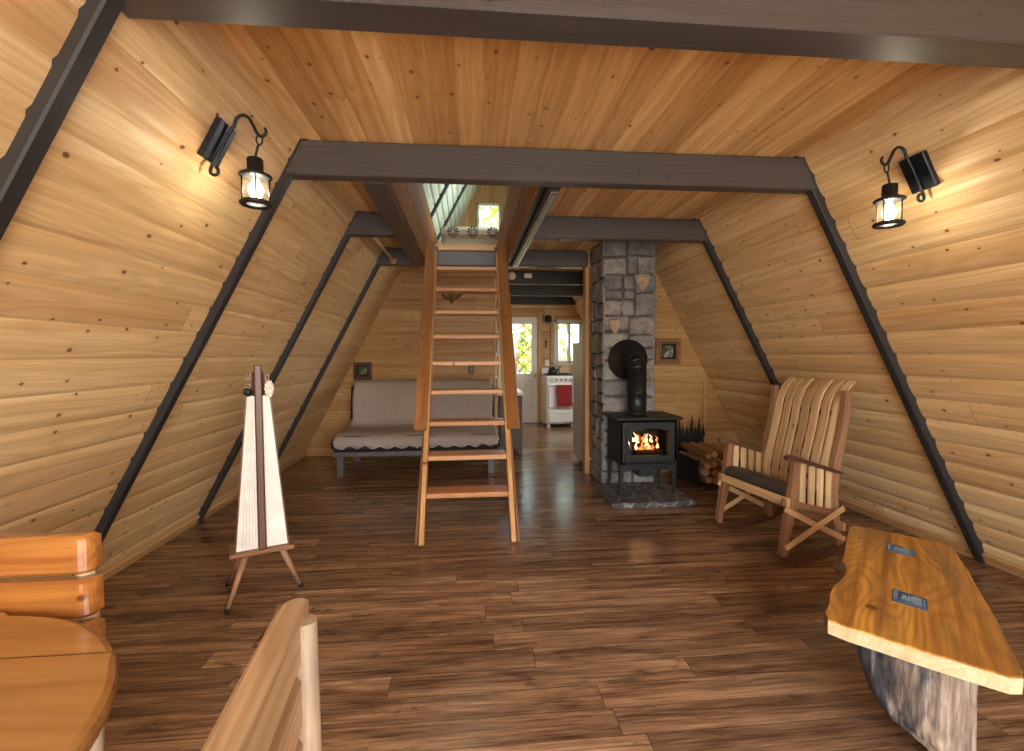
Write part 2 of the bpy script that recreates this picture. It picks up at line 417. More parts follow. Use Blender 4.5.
def siding(name, O, A, S, N, a0, a1, s1, mat, w=.145, dep=.012, power=3, holes=(), seg=4.2, prof=9, s0=0., parent=None, joint=.001):
    """planks laid along A from a0(s) to a1(s), stacked along S; each is a rounded board of depth dep; holes (a0,a1,s0,s1) are left out"""
    fa0 = a0 if callable(a0) else (lambda s: a0); fa1 = a1 if callable(a1) else (lambda s: a1)
    O, A, S, N = Vector(O), Vector(A), Vector(S), Vector(N)
    mb = MB(); s = s0
    while s < s1 - 1e-6:
        e = min(s + w, s1)
        cuts = sorted({s, e, *[q for h in holes for q in h[2:] if s < q < e]})
        # board joints along the plank
        lo = min(fa0(s), fa0(e)); hi = max(fa1(s), fa1(e))
        js = [lo]; x = lo - random.uniform(0, seg)
        while x < hi:
            x += seg * random.uniform(.7, 1.3)
            if lo + .25 < x < hi - .25: js.append(x)
        js.append(hi)
        rvs = [random.random() for _ in js]; offs = [random.uniform(0, 40) for _ in js]
        for c0, c1 in zip(cuts, cuts[1:]):
            mid = (c0 + c1) / 2
            spans = [(lo, hi)]
            for h in holes:
                if h[2] < mid < h[3]:
                    ns = []
                    for p, q in spans:
                        if h[0] > p: ns.append((p, min(q, h[0])))
                        if h[1] < q: ns.append((max(p, h[1]), q))
                    spans = [k for k in ns if k[1] - k[0] > .002]
            ts = [c0 + (c1 - c0) * i / (prof - 1) for i in range(prof)]
            for p, q in spans:
                for j in range(len(js) - 1):
                    u, v = max(p, js[j]), min(q, js[j + 1])
                    if v - u < .002: continue
                    vs = []; gc = []
                    for tt in ts:
                        k = (tt - s) / w
                        off = -dep * abs(2 * k - 1) ** power
                        uu = max(u, fa0(tt)) if u <= lo + 1e-6 or u < fa0(tt) else u
                        vv = min(v, fa1(tt)) if v >= hi - 1e-6 or v > fa1(tt) else v
                        vv = max(vv, uu)
                        for a in (uu + (joint if u > lo + 1e-6 else 0), vv - (joint if v < hi - 1e-6 else 0)):
                            vs.append(O + A * a + S * tt + N * off); gc.append((a + offs[j], tt + offs[j] * 3.1, 0))
                    fs = [[2 * i, 2 * i + 1, 2 * i + 3, 2 * i + 2] for i in range(prof - 1)]
                    b = len(mb.v)
                    mb.add(vs, fs, gc, rvs[j], True)
                    for i in range(b, len(mb.v)): mb.g[i] = Vector(gc[i - b])
        s = e
    o = mb.build(name, mat, parent, fix=False)
    # face the room
    me = o.data
    if me.polygons and sum(p.normal.dot(N) for p in me.polygons) < 0: me.flip_normals()
    return o

YF = -1.25; YB = 8.85
struct(siding('wall_left', (XL, 0, 0), (0, 1, 0), SL, NL, YF, YB, H * ASL, PINE, dep=.007, power=12))
struct(siding('wall_right', (XR, 0, 0), (0, 1, 0), SR, NR, YF, YB, H * ASL, PINE, dep=.013, power=3.6))
LS = 5.02 * ASL
struct(siding('wall_loft_left', (XL, 0, 0), (0, 1, 0), SL, NL, YF, YB, LS, LOFTP, dep=.03, power=12, s0=2.46 * ASL))
struct(siding('wall_loft_right', (XR, 0, 0), (0, 1, 0), SR, NR, YF, YB, LS, LOFTP, dep=.03, power=12, s0=2.46 * ASL))
# roof slabs behind the boards
for nm, s_, n_, x0 in (('roof_left', SL, NL, XL), ('roof_right', SR, NR, XR)):
    mb = MB(); c = Vector((x0, (YF + YB) / 2, 0)) + s_ * (LS / 2 + .02) - n_ * .09
    R = Matrix((Vector((0, 1, 0)), s_, Vector((0, 1, 0)).cross(s_))).transposed()
    mb.box(c, (YB - YF + .5, LS + .5, .1), R, .01); struct(mb.build(nm, BEAM))
mb = MB(); mb.box((APX, (YF + YB) / 2, -.03), (5.9, YB - YF + .3, .06)); struct(mb.build('floor', FLOORM))

# back wall behind the futon, partition behind the chimney, kitchen end wall, loft gable
YL = 6.2; YP = 4.97
struct(siding('wall_back_left', (0, YL, 0), (1, 0, 0), (0, 0, 1), (0, -1, 0), lx, .08, H, PINE_SHADED, dep=.007, power=4))
struct(siding('wall_partition', (0, YP, 0), (1, 0, 0), (0, 0, 1), (0, -1, 0), .99, rx, H, PINE_SHADED, dep=.007, power=4, seg=.9))
struct(siding('wall_kitchen_left', (.08, 0, 0), (0, 1, 0), (0, 0, 1), (1, 0, 0), YL, YB, H, PINE_SHADED, dep=.007, power=4))
mb = MB(); mb.box((1.9, YP + .075, 1.19), (1.8, .1, 2.38)); struct(mb.build('wall_partition_core', PINE_SHADED))
DX0, DX1, DZ = .19, 1.02, 2.01
WX0, WX1, WZ0, WZ1 = 1.33, 1.90, 1.09, 1.96
struct(siding('wall_kitchen_end', (0, YB, 0), (1, 0, 0), (0, 0, 1), (0, -1, 0), lambda s: lx(s) - .03, lambda s: rx(s) + .03, H, PINE_SHADED, dep=.007, power=4, joint=-.002,
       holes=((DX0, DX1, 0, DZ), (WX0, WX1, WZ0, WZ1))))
LW0, LW1, LZ0, LZ1 = -.12, .32, 3.50, 4.10
def ztop(x): return min((x - XL) * T, (XR - x) * T)
struct(siding('wall_gable', (-1.2, YB, 0), (0, 0, 1), (1, 0, 0), (0, -1, 0), lambda s: 2.45, lambda s: max(2.45, ztop(s - 1.2) + .05), 2.85, PINE_SHADED, w=.13, dep=.006, power=5, joint=-.002,
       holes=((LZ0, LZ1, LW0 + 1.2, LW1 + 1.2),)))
# front wall behind the camera, with its big windows
FW = (-1.0, 1.45, .3, 2.0); FU = (-.45, .93, 2.62, 3.9)
struct(siding('wall_front', (0, YF, 0), (1, 0, 0), (0, 0, 1), (0, 1, 0), lx, rx, 5.0, PINE, dep=.008, power=4, holes=(FW, FU)))
for k, (x0, x1, z0, z1) in enumerate((FW, FU)):
    mb = MB()
    for x in (x0, (x0 + x1) / 2, x1): mb.box((x, YF, (z0 + z1) / 2), (.09, .12, z1 - z0 + .09))
    for z in (z0, z1): mb.box(((x0 + x1) / 2, YF, z), (x1 - x0 + .09, .12, .09))
    w = struct(mb.build('window_%d' % (3 + k), PINE_SHADED), 'large glazed front window behind the viewer' if k == 0 else 'loft window in the front gable')
    g = MB(); g.box(((x0 + x1) / 2, YF, (z0 + z1) / 2), (x1 - x0, .008, z1 - z0), bev=.001); g.build('glass', GLASS, w)

# added kitchen side window, unseen behind the partition, made up to frame a fill light
SWO = Vector((XR, 7.0, 0)) + SR * (1.45 * ASL); SWR = Matrix((Vector((0, 1, 0)), SR, Vector((0, 1, 0)).cross(SR))).transposed()
mb = MB()
for u, v, a, b in ((-.5, 0, .07, .95), (.5, 0, .07, .95), (0, -.44, 1.07, .07), (0, .44, 1.07, .07), (0, 0, .04, .9)):
    mb.box(SWO + Vector((0, u, 0)) + SR * v, (a, b, .07), SWR)
struct(mb.build('window_5', WPAINT), 'added window frame round the kitchen fill light, unseen in the sloping right wall')

SKO = Vector((XR, 6.4, 0)) + SR * 4.1  # made-up skylight, out of view, framing the lamp that brightens the loft
mb = MB()
for u, v, a, b in ((-.6, 0, .08, .84), (.6, 0, .08, .84), (0, -.38, 1.28, .08), (0, .38, 1.28, .08)):
    mb.box(SKO + Vector((0, u, 0)) + SR * v, (a, b, .1), SWR)
struct(mb.build('window_6', WPAINT), 'added skylight frame round the loft fill light, unseen in the right slope')
# ceiling boards (loft deck), cut round the ladder opening
OY0, OY1, OX0, OX1 = F0 + .09, F0 + 2 * SP, -.70, .11
struct(siding('ceiling', (lx(H) - .02, 0, H), (0, 1, 0), (1, 0, 0), (0, 0, -1), YF, YB, rx(H) - lx(H) + .04, CEIL, w=.119, dep=.009, power=9,
       holes=((OY0, OY1, OX0 - lx(H) + .02, OX1 - lx(H) + .02),), seg=14., prof=11))
mb = MB()
for x0, x1, y0, y1 in ((lx(H), OX0 - .02, YF, YB), (OX1 + .02, rx(H), YF, YB), (OX0 - .02, OX1 + .02, YF, OY0), (OX0 - .02, OX1 + .02, OY1, YB)):
    mb.box(((x0 + x1) / 2, (y0 + y1) / 2, H + .03), (x1 - x0, y1 - y0, .03), bev=.001)
struct(mb.build('floor_loft', STAIR))

# ceiling beams, one object each
BH = .18
def beam(y, th, x0=None, x1=None, mat=BEAM, label='', z0=H - BH, z1=H - .005):
    a0 = lx(z0) + .01 if x0 is None else x0; a1 = lx(z1) + .01 if x0 is None else x0
    b0 = rx(z0) - .01 if x1 is None else x1; b1 = rx(z1) - .01 if x1 is None else x1
    b = .006
    mb = MB()
    out = [(a0, z0), (b0, z0), (b1, z1), (a1, z1)]
    M = Matrix.Translation((0, y + th, 0)) @ Matrix(((1, 0, 0, 0), (0, 0, -1, 0), (0, 1, 0, 0), (0, 0, 0, 1)))
    mb.prism(out, th, b, M)
    for i in range(len(mb.v)): mb.g[i] = Vector((mb.v[i].x + y * 7, mb.v[i].z + y * 3, mb.v[i].y))
    return struct(mb.build('ceiling_beam', mat), label)
beam(F0 - SP - .008, .125, z0=H - BH + .008, label='dark ceiling beam across the top of the view, nearest the lanterns')
beam(F0, .088, label='dark ceiling beam across the near end of the ladder opening')
beam(F0 + SP, .088, x1=-.865, label='short dark beam between left wall and opening trimmer')
beam(F0 + SP, .088, x0=.245, label='dark beam from opening trimmer to right wall, in front of the stone chimney')
beam(F0 + 2 * SP, .085, x1=.99, label='dark header beam behind the top of the ladder')
for k, nm in ((3, 'nearest'), (4, 'middle'), (5, 'farthest')):
    beam(F0 + k * SP, .085, x0=.09, mat=DARKJ, label='%s black joist over the kitchen' % nm)
for x0, x1, lab in ((-.86, -.722, 'dark trimmer beam along the left side of the ladder opening'), (.165, .24, 'dark trimmer beam along the right side of the ladder opening')):
    mb = MB(); mb.box(((x0 + x1) / 2, (OY0 + OY1) / 2, H - BH / 2 - .003), (x1 - x0, OY1 - OY0 - .004, BH), bev=.006)
    if x0 > 0: mb.box((.138, (OY0 + OY1) / 2, H - .08), (.05, OY1 - OY0 - .004, .15), bev=.003)
    b = struct(mb.build('ceiling_beam', BEAM if x0 < 0 else DARKJ), lab)
    if x0 > 0:
        m2 = MB(); m2.box((.21, (OY0 + OY1) / 2, H - BH - .008), (.045, OY1 - OY0 - .1, .008), bev=.002)
        for k in range(60): m2.box((.21, OY0 + .12 + k * .0365, H - BH - .014), (.016, .02, .006), rot=(0, 0, .5), bev=.001)
        m2.build('metal_strip', plain('galvanised_strip', (.34, .34, .33), .35, .6, noise=.15, nscale=80), b)
# rafters, one object each
names = ['first', 'second', 'third', 'fourth', 'fifth', 'sixth']
for k in range(-1, 5):
    y = F0 + k * SP + .0425
    for s_, n_, x0, sd in ((SL, NL, XL, 'left'), (SR, NR, XR, 'right')):
        o = Vector((x0, y - .012, 0)) + n_ * .006
        mb = MB(); mb.bar(o + s_ * .015, o + s_ * (LS - .03), .058, .06, side=(0, 1, 0), bev=.006)
        struct(mb.build('rafter', RAFT), 'dark sloping rafter on the %s wall, %s from the viewer' % (sd, names[k + 1]))
# baseboards and trims
for nm, s_, n_, x0 in (('baseboard_left', SL, NL, XL), ('baseboard_right', SR, NR, XR)):
    mb = MB(); o = Vector((x0, 0, 0)) + n_ * .012 + s_ * .045
    y = YF
    mb.bar(o + Vector((0, YF, 0)), o + Vector((0, 8.8, 0)), .075, .02, side=s_, bev=.004); struct(mb.build(nm, STAIR))
mb = MB(); mb.box((.979, 5.01, 1.115), (.04, .12, 2.23), bev=.004); struct(mb.build('trim_1', STAIR), 'pale pine end post beside the fridge')
mb = MB(); mb.box((.08, 6.2, 1.2), (.05, .06, 2.4)); struct(mb.build('trim_2', STAIR), 'corner trim at end of wall behind futon')
mb = MB(); mb.box((2.3, 4.955, .5), (.03, .02, 1.0)); struct(mb.build('trim_3', PINE_SHADED), 'narrow vertical batten on pine wall behind log rack')
# stairwell guard boards standing above the opening (part of the building)
for xa, xb, nm in ((-.705, -.735, 'left'), (.105, .135, 'right')):
    mb = MB(); dx = (xb - xa)
    y0, y1 = OY0 + .003, 7.3
    zs = [(2.235, 2.49), (2.495, 2.745), (2.75, 3.0)]
    for z0, z1 in zs:
        yy1 = 4.985 if z0 < 2.4 else y1
        xm0 = xa + dx * (z0 - 2.235) / .77; xm1 = xa + dx * (z1 - 2.235) / .77
        sgn = -1 if nm == 'left' else 1
        vs = [(xm0, y0, z0), (xm0, yy1, z0), (xm1, yy1, z1), (xm1, y0, z1)]
        vs += [(v[0] + sgn * .014, v[1], v[2]) for v in vs]
        if z0 < 2.4 and False: pass
        mb.add(vs, [[0, 1, 2, 3], [4, 7, 6, 5], [0, 4, 5, 1], [1, 5, 6, 2], [2, 6, 7, 3], [3, 7, 4, 0]], [(v[1], v[2], v[0]) for v in vs])
    struct(mb.build('wall_stairwell_%s' % nm, GUARD), 'stained guard boards lining the %s side of the ladder opening' % nm)

# ------------------------------------------------------------------ kitchen door, windows
dr = MB()
zb, zt = .001, DZ - .005; x0, x1 = DX0 + .005, DX1 - .005; yd = YB + .02
for a, b, c, d in ((x0, x0 + .12, zb, zt), (x1 - .12, x1, zb, zt), (x0 + .12, x1 - .12, zt - .13, zt), (x0 + .12, x1 - .12, .83, .94), (x0 + .12, x1 - .12, zb, .2)):
    dr.box(((a + b) / 2, yd, (c + d) / 2), (b - a, .045, d - c), bev=.002)
dr.box(((x0 + x1) / 2, yd + .008, .52), (x1 - x0 - .2, .02, .66), bev=.001)
door = struct(dr.build('door_1', WPAINT), 'white kitchen back door with diamond lattice glass')
m = MB()
m.bar((x0 + .13, yd - .004, .21), (x1 - .13, yd - .004, .82), .06, .02, side=(0, 1, 0)); m.bar((x0 + .13, yd - .004, .82), (x1 - .13, yd - .004, .21), .06, .02, side=(0, 1, 0))
m.build('cross_brace', WPAINT, door)
gx0, gx1, gz0, gz1 = x0 + .12, x1 - .12, .94, zt - .13
m = MB(); m.box(((gx0 + gx1) / 2, yd, (gz0 + gz1) / 2), (gx1 - gx0, .006, gz1 - gz0), bev=.001); m.build('glass', GLASS, door)
m = MB()
w_, h_ = gx1 - gx0, gz1 - gz0; st = w_ / 2.0
for sgn in (1, -1):
    for k in range(-5, 6):
        # line x = gx + st*k + sgn*(z-gz0)*w_/(h_/2) clipped
        pts = []
        sl = sgn * st / (h_ / 3.6)
        for z in [gz0 + h_ * i / 60 for i in range(61)]:
            x = gx0 + st * k + sl * (z - gz0)
            if gx0 <= x <= gx1: pts.append((x, z))
        if len(pts) > 2: m.bar((pts[0][0], yd - .008, pts[0][1]), (pts[-1][0], yd - .008, pts[-1][1]), .010, .012, side=(0, 1, 0), bev=.001)
m.build('lattice', plain('lead_lattice', (.17, .15, .12), .5), door)
m = MB(); m.lathe([(.0, -.02), (.028, -.018), (.034, 0), (.02, .02), (.012, .05), (.03, .052), (.03, .06)], n=16,
    M=Matrix.Translation((x1 - .06, yd - .075, .90)) @ Matrix.Rotation(-PI / 2, 4, 'X')); m.build('handle', CHROME, door)
m = MB()
for a, b, c, d in ((DX0 - .075, DX0 + .012, 0, DZ + .075), (DX1 - .012, DX1 + .075, 0, DZ + .075), (DX0, DX1, DZ - .012, DZ + .075)):
    m.box(((a + b) / 2, YB - .012, (c + d) / 2), (b - a, .03, d - c))
struct(m.build('trim_4', PINE_SHADED), 'pine casing round the kitchen door')
m = MB()
for a, b, c, d in ((WX0, WX0 + .045, WZ0, WZ1), (WX1 - .045, WX1, WZ0, WZ1), (WX0, WX1, WZ0, WZ0 + .05), (WX0, WX1, WZ1 - .05, WZ1)):
    m.box(((a + b) / 2, YB + .02, (c + d) / 2), (b - a, .07, d - c))
win = struct(m.build('window_1', WPAINT), 'white sliding kitchen window above the range')
for a, b, yy in ((WX0 + .045, (WX0 + WX1) / 2 + .03, YB + .01), ((WX0 + WX1) / 2 - .03, WX1 - .045, YB + .04)):
    m = MB()
    for p, q, c, d in ((a, a + .035, WZ0 + .05, WZ1 - .05), (b - .035, b, WZ0 + .05, WZ1 - .05), (a, b, WZ0 + .05, WZ0 + .085), (a, b, WZ1 - .085, WZ1 - .05)):
        m.box(((p + q) / 2, yy, (c + d) / 2), (q - p, .024, d - c), bev=.002)
    s_ = m.build('sash', WPAINT, win)
    g = MB(); g.box(((a + b) / 2, yy, (WZ0 + WZ1) / 2), (b - a - .06, .005, WZ1 - WZ0 - .16), bev=.001); g.build('glass', GLASS, s_)
m = MB()
for a, b, c, d in ((WX0 - .07, WX0, WZ0 - .07, WZ1 + .07), (WX1, WX1 + .05, WZ0 - .07, WZ1 + .07), (WX0, WX1, WZ1, WZ1 + .07), (WX0, WX1, WZ0 - .07, WZ0)):
    m.box(((a + b) / 2, YB - .012, (c + d) / 2), (b - a, .03, d - c))
struct(m.build('trim_5', PINE_SHADED), 'pine casing round the kitchen window')
m = MB()
for a, b, c, d in ((LW0, LW0 + .04, LZ0, LZ1), (LW1 - .04, LW1, LZ0, LZ1), (LW0, LW1, LZ0, LZ0 + .04), (LW0, LW1, LZ1 - .04, LZ1)):
    m.box(((a + b) / 2, YB + .01, (c + d) / 2), (b - a, .08, d - c))
lw = struct(m.build('window_2', WPAINT), 'small white window in the loft gable')
g = MB(); g.box(((LW0 + LW1) / 2, YB + .02, (LZ0 + LZ1) / 2), (LW1 - LW0 - .06, .005, LZ1 - LZ0 - .06), bev=.001); g.build('glass', GLASS, lw)

# ------------------------------------------------------------------ outside
GRASSM = plain('sunlit_lawn', (.46, .45, .28), .9, noise=.2, nscale=6)
m = MB(); m.box((1, 24, -.3), (60, 30, .2)); struct(m.build('ground', GRASSM))
LEAFS = []
for nm, c in (('yellow_green_leaf', (.34, .42, .07)), ('green_leaf', (.15, .26, .05)), ('pale_leaf', (.45, .48, .16))):
    t = NT(nm); rv = t.attr('rv', True)
    col = t.ramp(rv, (0., tuple(x * .45 for x in c)), (1., tuple(min(1, x * 1.5) for x in c)))
    d = t.n('ShaderNodeBsdfDiffuse', {'Color': col}); tr = t.n('ShaderNodeBsdfTranslucent', {'Color': col})
    mx = t.n('ShaderNodeMixShader', {0: .45, 1: d.outputs[0], 2: tr.outputs[0]}); t.t.links.new(mx.outputs[0], t.out.inputs[0]); LEAFS.append(t.m)
def bush(x, y, z, rx_, ry_, rz_, n, mat, label, ls=1.):
    rt = thing('bush', label, 'bush', (x, y, -.2))
    m = MB()
    for k in range(n):
        u = random.uniform(-1, 1); a = random.uniform(0, 2 * PI); r = random.uniform(.55, 1) ** .5
        q = math.sqrt(1 - u * u)
        p = Vector((r * q * math.cos(a) * rx_, r * q * math.sin(a) * ry_, z + .2 + r * u * rz_))
        R = Euler((random.uniform(0, 6), random.uniform(0, 6), random.uniform(0, 6))).to_matrix()
        s = random.uniform(.06, .13) * ls
        m.add([p + R @ Vector(v) * s for v in ((-1, 0, 0), (0, -.45, .1), (1.1, 0, 0), (0, .45, .1))], [[0, 1, 2], [0, 2, 3]])
    m.build('foliage', mat, rt, fix=False)
    m = MB()
    for k in range(6):
        a = k * 1.05; m.tube([(0, 0, .0), (math.cos(a) * rx_ * .3, math.sin(a) * ry_ * .3, z * .6 + .2), (math.cos(a) * rx_ * .6, math.sin(a) * ry_ * .6, z + rz_ * .4 + .2)], [.04, .025, .01], 6)
    m.build('stem', BARK, rt)
bush(2.0, 11.6, 1.5, 1.1, .9, 1.9, 800, LEAFS[0], 'leafy yellow green bush outside the kitchen window')
bush(-.1, 12.6, 1.3, 1.0, .9, 1.7, 700, LEAFS[1], 'darker green bush outside the lattice door')
bush(1.0, 15, 3.2, 2.6, 1.4, 2.4, 1300, LEAFS[2], 'tall pale leafy bush farther off behind the kitchen door')
bush(-.4, 19.5, 7.2, 2.6, 1.2, 2.2, 1300, LEAFS[0], 'bright tree-height bush seen through the loft window', 1.7)

# ------------------------------------------------------------------ loft bed
bd = thing('bed', 'bed under a pale quilt with dark flower medallions at top of ladder', 'bed', (-.22, 7.35, 2.455))
m = MB(); m.box((0, 0, .13), (.86, 1.6, .1)); 
for sx in (-1, 1):
    for sy in (-1, 1): m.box((sx * .38, sy * .75, .05), (.06, .06, .1))
m.build('bed_frame', WALNUT, bd)
m = MB(); m.box((0, 0, .33), (.88, 1.64, .32), bev=.07); 
m.build('quilt', BEDQ, bd)
m = MB(); m.box((0, -.70, .515), (.86, .3, .16), bev=.07); m.build('bolster', BEDQ, bd)
for k, x in enumerate((-.27, 0.0, .27)):
    m = MB()
    for j in range(10):
        a = j * PI / 5
        m.prism([(math.cos(a - .12) * .02, math.sin(a - .12) * .02), (math.cos(a - .2) * .07, math.sin(a - .2) * .07), (math.cos(a) * .085, math.sin(a) * .085), (math.cos(a + .2) * .07, math.sin(a + .2) * .07), (math.cos(a + .12) * .02, math.sin(a + .12) * .02)], .003, .0005,
                Matrix.Translation((x, -.852, .515)) @ Matrix.Rotation(PI / 2, 4, 'X'))
    m.build('flower_medallion', MEDAL, bd)

# ------------------------------------------------------------------ loft ladder
lad = thing('loft_ladder', 'steep open-tread wooden ladder up to the loft', 'ladder', (-.302, 3.15, 0))
Mi = mat_of(lad)
def lp(x, z, f=0., u=0.):       # a point on the ladder's slope: z height, f = forward off the slope
    return Vector((x, 3.15 + .747 * z, z)) + Vector((0, -.80, .60)) * f
for sx, nm in ((-1, 'l'), (1, 'r')):
    xo = -.302 + sx * .315
    m = MB(); a, b = lp(xo, .012, -.04), lp(xo, 2.36, -.04)
    m.bar(a, b, .034, .095, side=(1, 0, 0)); m.build('stringer', STAIR, lad, world=Mi)
    xr = -.302 + sx * .363
    m = MB(); m.bar(lp(xr, .70, .026), lp(xr, 2.44, .026), .098, .036, side=(1, 0, 0), bev=.005); m.build('handrail', STAIN, lad, world=Mi)
    m = MB(); m.bar(lp(xo + sx * .034, .012, -.03), lp(xo + sx * .022, .9, -.07), .02, .06, side=(1, 0, 0)); m.build('outer_leg', WALNUTM, lad, world=Mi)
for k in range(10):
    z = .301 + .235 * k
    c = lp(-.302, z - .018); m = MB(); m.box((c.x, c.y + .095, c.z), (.594, .19, .036), bev=.004)
    m.build('tread', TREAD if k < 9 else STAIR, lad, world=Mi)
ls = thing('light_string', 'thin cord with tiny white bulbs hanging behind the ladder rail', 'string lights', (.035, 5.05, 1.5))
m = MB(); pts = [(.02 - .012 * math.sin(k * 1.3), 5.06 - .747 * (2.25 - z) * .0 , z) for k, z in enumerate([2.26 - .08 * i for i in range(18)])]
m.tube([(p[0] - .035, p[1] - 5.05, p[2] - 1.5) for p in pts], .004, 6); m.build('cord', BLACKI, ls)
for k in range(6):
    m = MB(); p = pts[k * 3]; m.lathe([(0, -.02), (.012, -.016), (.016, 0), (.009, .014), (.005, .02)], (p[0] - .047, p[1] - 5.07, p[2] - 1.5), 10); m.build('bulb', WPLAST, ls)

# ------------------------------------------------------------------ stone chimney
CX0, CX1, CY0, CY1 = 1.012, 1.525, 4.45, 4.965
ch = thing('chimney', 'grey field-stone chimney column rising behind the black stove', 'chimney', ((CX0 + CX1) / 2, (CY0 + CY1) / 2, 0))
Mi = mat_of(ch)
m = MB(); m.box(((CX0 + CX1) / 2, (CY0 + CY1) / 2 , 1.2), (CX1 - CX0 - .04, CY1 - CY0 - .012, 2.39)); m.build('mortar_core', MORTAR, ch, world=Mi)
def split(r, out):
    x0, y0, x1, y1 = r; w, h = x1 - x0, y1 - y0
    if w <= .30 and h <= .24 and (w * h < .05 or random.random() < .35): out.append(r); return
    if (w > h * 1.25 and w > .15) or h < .15:
        if w < .15: out.append(r); return
        c = x0 + w * random.uniform(.36, .64); split((x0, y0, c, y1), out); split((c, y0, x1, y1), out)
    else:
        c = y0 + h * random.uniform(.36, .64); split((x0, y0, x1, c), out); split((x0, c, x1, y1), out)
def stones(mb, u0, u1, z0, z1, M, jit=1.7, pr=(.024, .040)):
    rects = []
    z = z0
    while z < z1 - .02:
        h = min(random.uniform(.26, .42), z1 - z)
        if z1 - (z + h) < .12: h = z1 - z
        split((u0, z, u1, z + h), rects); z += h
    for (a, b, c, d) in rects:
        g = .0085; j = lambda q: random.uniform(-q, q) * jit
        w, h = c - a, d - b
        ul = 0 if a > u0 + .01 else 1; ur = 0 if c < u1 - .01 else 1
        pts = [(a + g * (1 - ul) + j(.004) , b + g + j(.007)), (a + w * .5 + j(.03), b + g + j(.006)), (c - g * (1 - ur) + j(.004), b + g + j(.007)), (c - g + g * ur + j(.006), b + h * .5 + j(.02)),
               (c - g * (1 - ur) + j(.005), d - g + j(.007)), (a + w * .5 + j(.03), d - g + j(.006)), (a + g * (1 - ul) + j(.005), d - g + j(.007)), (a + g - g * ul + j(.006), b + h * .5 + j(.02))]
        mb.prism(pts, random.uniform(*pr), .012, M, rv=random.random() * .95)
m = MB()
MF = Matrix.Translation((0, CY0 + .02, 0)) @ Matrix(((1, 0, 0, 0), (0, 0, -1, 0), (0, 1, 0, 0), (0, 0, 0, 1)))
stones(m, CX0, CX1, .0, 2.395, MF)
MLs = Matrix.Translation((CX0 + .02, 0, 0)) @ Matrix(((0, 0, -1, 0), (-1, 0, 0, 0), (0, 1, 0, 0), (0, 0, 0, 1)))
stones(m, -CY1 + .005, -CY0 - .0, .0, 2.395, MLs, 1.2, (.024, .032))
m.build('stone_facing', STONE, ch, world=Mi)
m = MB()
M2 = Matrix.Translation((0, CY0 - .012, 0)) @ Matrix(((1, 0, 0, 0), (0, 0, -1, 0), (0, 1, 0, 0), (0, 0, 0, 1)))
for cx, cz, w, h in ((1.385, 1.99, .11, .14), (1.115, 1.565, .085, .125)):
    m = MB(); m.prism([(cx - w * .75, cz + h * .45), (cx + .01, cz + h * .62), (cx + w * .75, cz + h * .5), (cx + w * .6, cz - h * .1), (cx + w * .05, cz - h * .72), (cx - w * .62, cz - h * .05)], .03, .01, M2, rv=.99); m.build('tan_wedge_stone', STONE, ch, world=Mi)

hs = MB(); hs.prism([(.90, 3.79), (1.27, 3.783), (1.63, 3.79), (1.635, 4.1), (1.63, 4.424), (1.27, 4.424), (.92, 4.424), (.908, 4.1)], .045, .006)
tag(hs.build('hearth', HEARTH), 'low slate hearth slab under the wood stove', 'hearth')

# ------------------------------------------------------------------ wood stove
stv = thing('wood_stove', 'black cast iron wood stove with a fire burning behind arched glass', 'stove', (1.295, 4.0, .045))
Mi = mat_of(stv)
SX0, SX1, SY0, SY1 = 1.035, 1.555, 4.0, 4.385
m = MB()
m.box((SX0 + .012, (SY0 + SY1) / 2, .515), (.024, SY1 - SY0, .39)); m.box((SX1 - .012, (SY0 + SY1) / 2, .515), (.024, SY1 - SY0, .39))
m.box((1.295, SY1 - .012, .515), (.50, .024, .39)); m.box((1.295, (SY0 + SY1) / 2, .325), (.52, SY1 - SY0, .03)); m.box((1.295, (SY0 + SY1) / 2, .70), (.52, SY1 - SY0, .02))
# front plate with the fire opening
def arch(x0, x1, z0, z1, rise, n=12):
    o = [(x0, z0), (x1, z0)]
    for k in range(n + 1):
        t = k / n; o.append((x1 + (x0 - x1) * t, z1 - rise + rise * math.sin(PI * t) ** .8))
    return o
inner = arch(1.135, 1.47, .40, .645, .035)
outer = [(SX0, .32), (SX1, .32)] + [(SX1 + (SX0 - SX1) * k / 12, .71) for k in range(13)]
MV = lambda y: Matrix.Translation((0, y, 0)) @ Matrix(((1, 0, 0, 0), (0, 0, -1, 0), (0, 1, 0, 0), (0, 0, 0, 1)))
m.ring(outer, inner, .02, MV(SY0 + .02))
m.build('stove_body', STOVEM, stv, world=Mi)
m = MB(); m.box((1.295, 4.185, .727), (.60, .45, .028), bev=.008); m.build('top_plate', STOVEM, stv, world=Mi)
m = MB(); m.ring(arch(1.085, 1.52, .348, .69, .045), arch(1.112, 1.493, .376, .665, .04), .018, MV(SY0 - .002)); m.ring(arch(1.105, 1.50, .366, .673, .042), inner, .03, MV(SY0 + .001))
dd = m.build('stove_door', STOVEM, stv, world=Mi)
m = MB(); m.prism(inner, .005, .001, MV(SY0 + .012)); m.build('glass', SGLASS, dd, world=Mi)
m = MB(); m.tube([(1.098, 3.972, .575), (1.10, 3.962, .52), (1.112, 3.958, .46), (1.125, 3.972, .42)], [.006, .010, .010, .006], 8); m.build('door_handle', CHROME, dd, world=Mi)
m = MB(); m.box((1.305, 3.985, .342), (.47, .05, .018), bev=.006); m.build('ash_lip', STOVEM, stv, world=Mi)
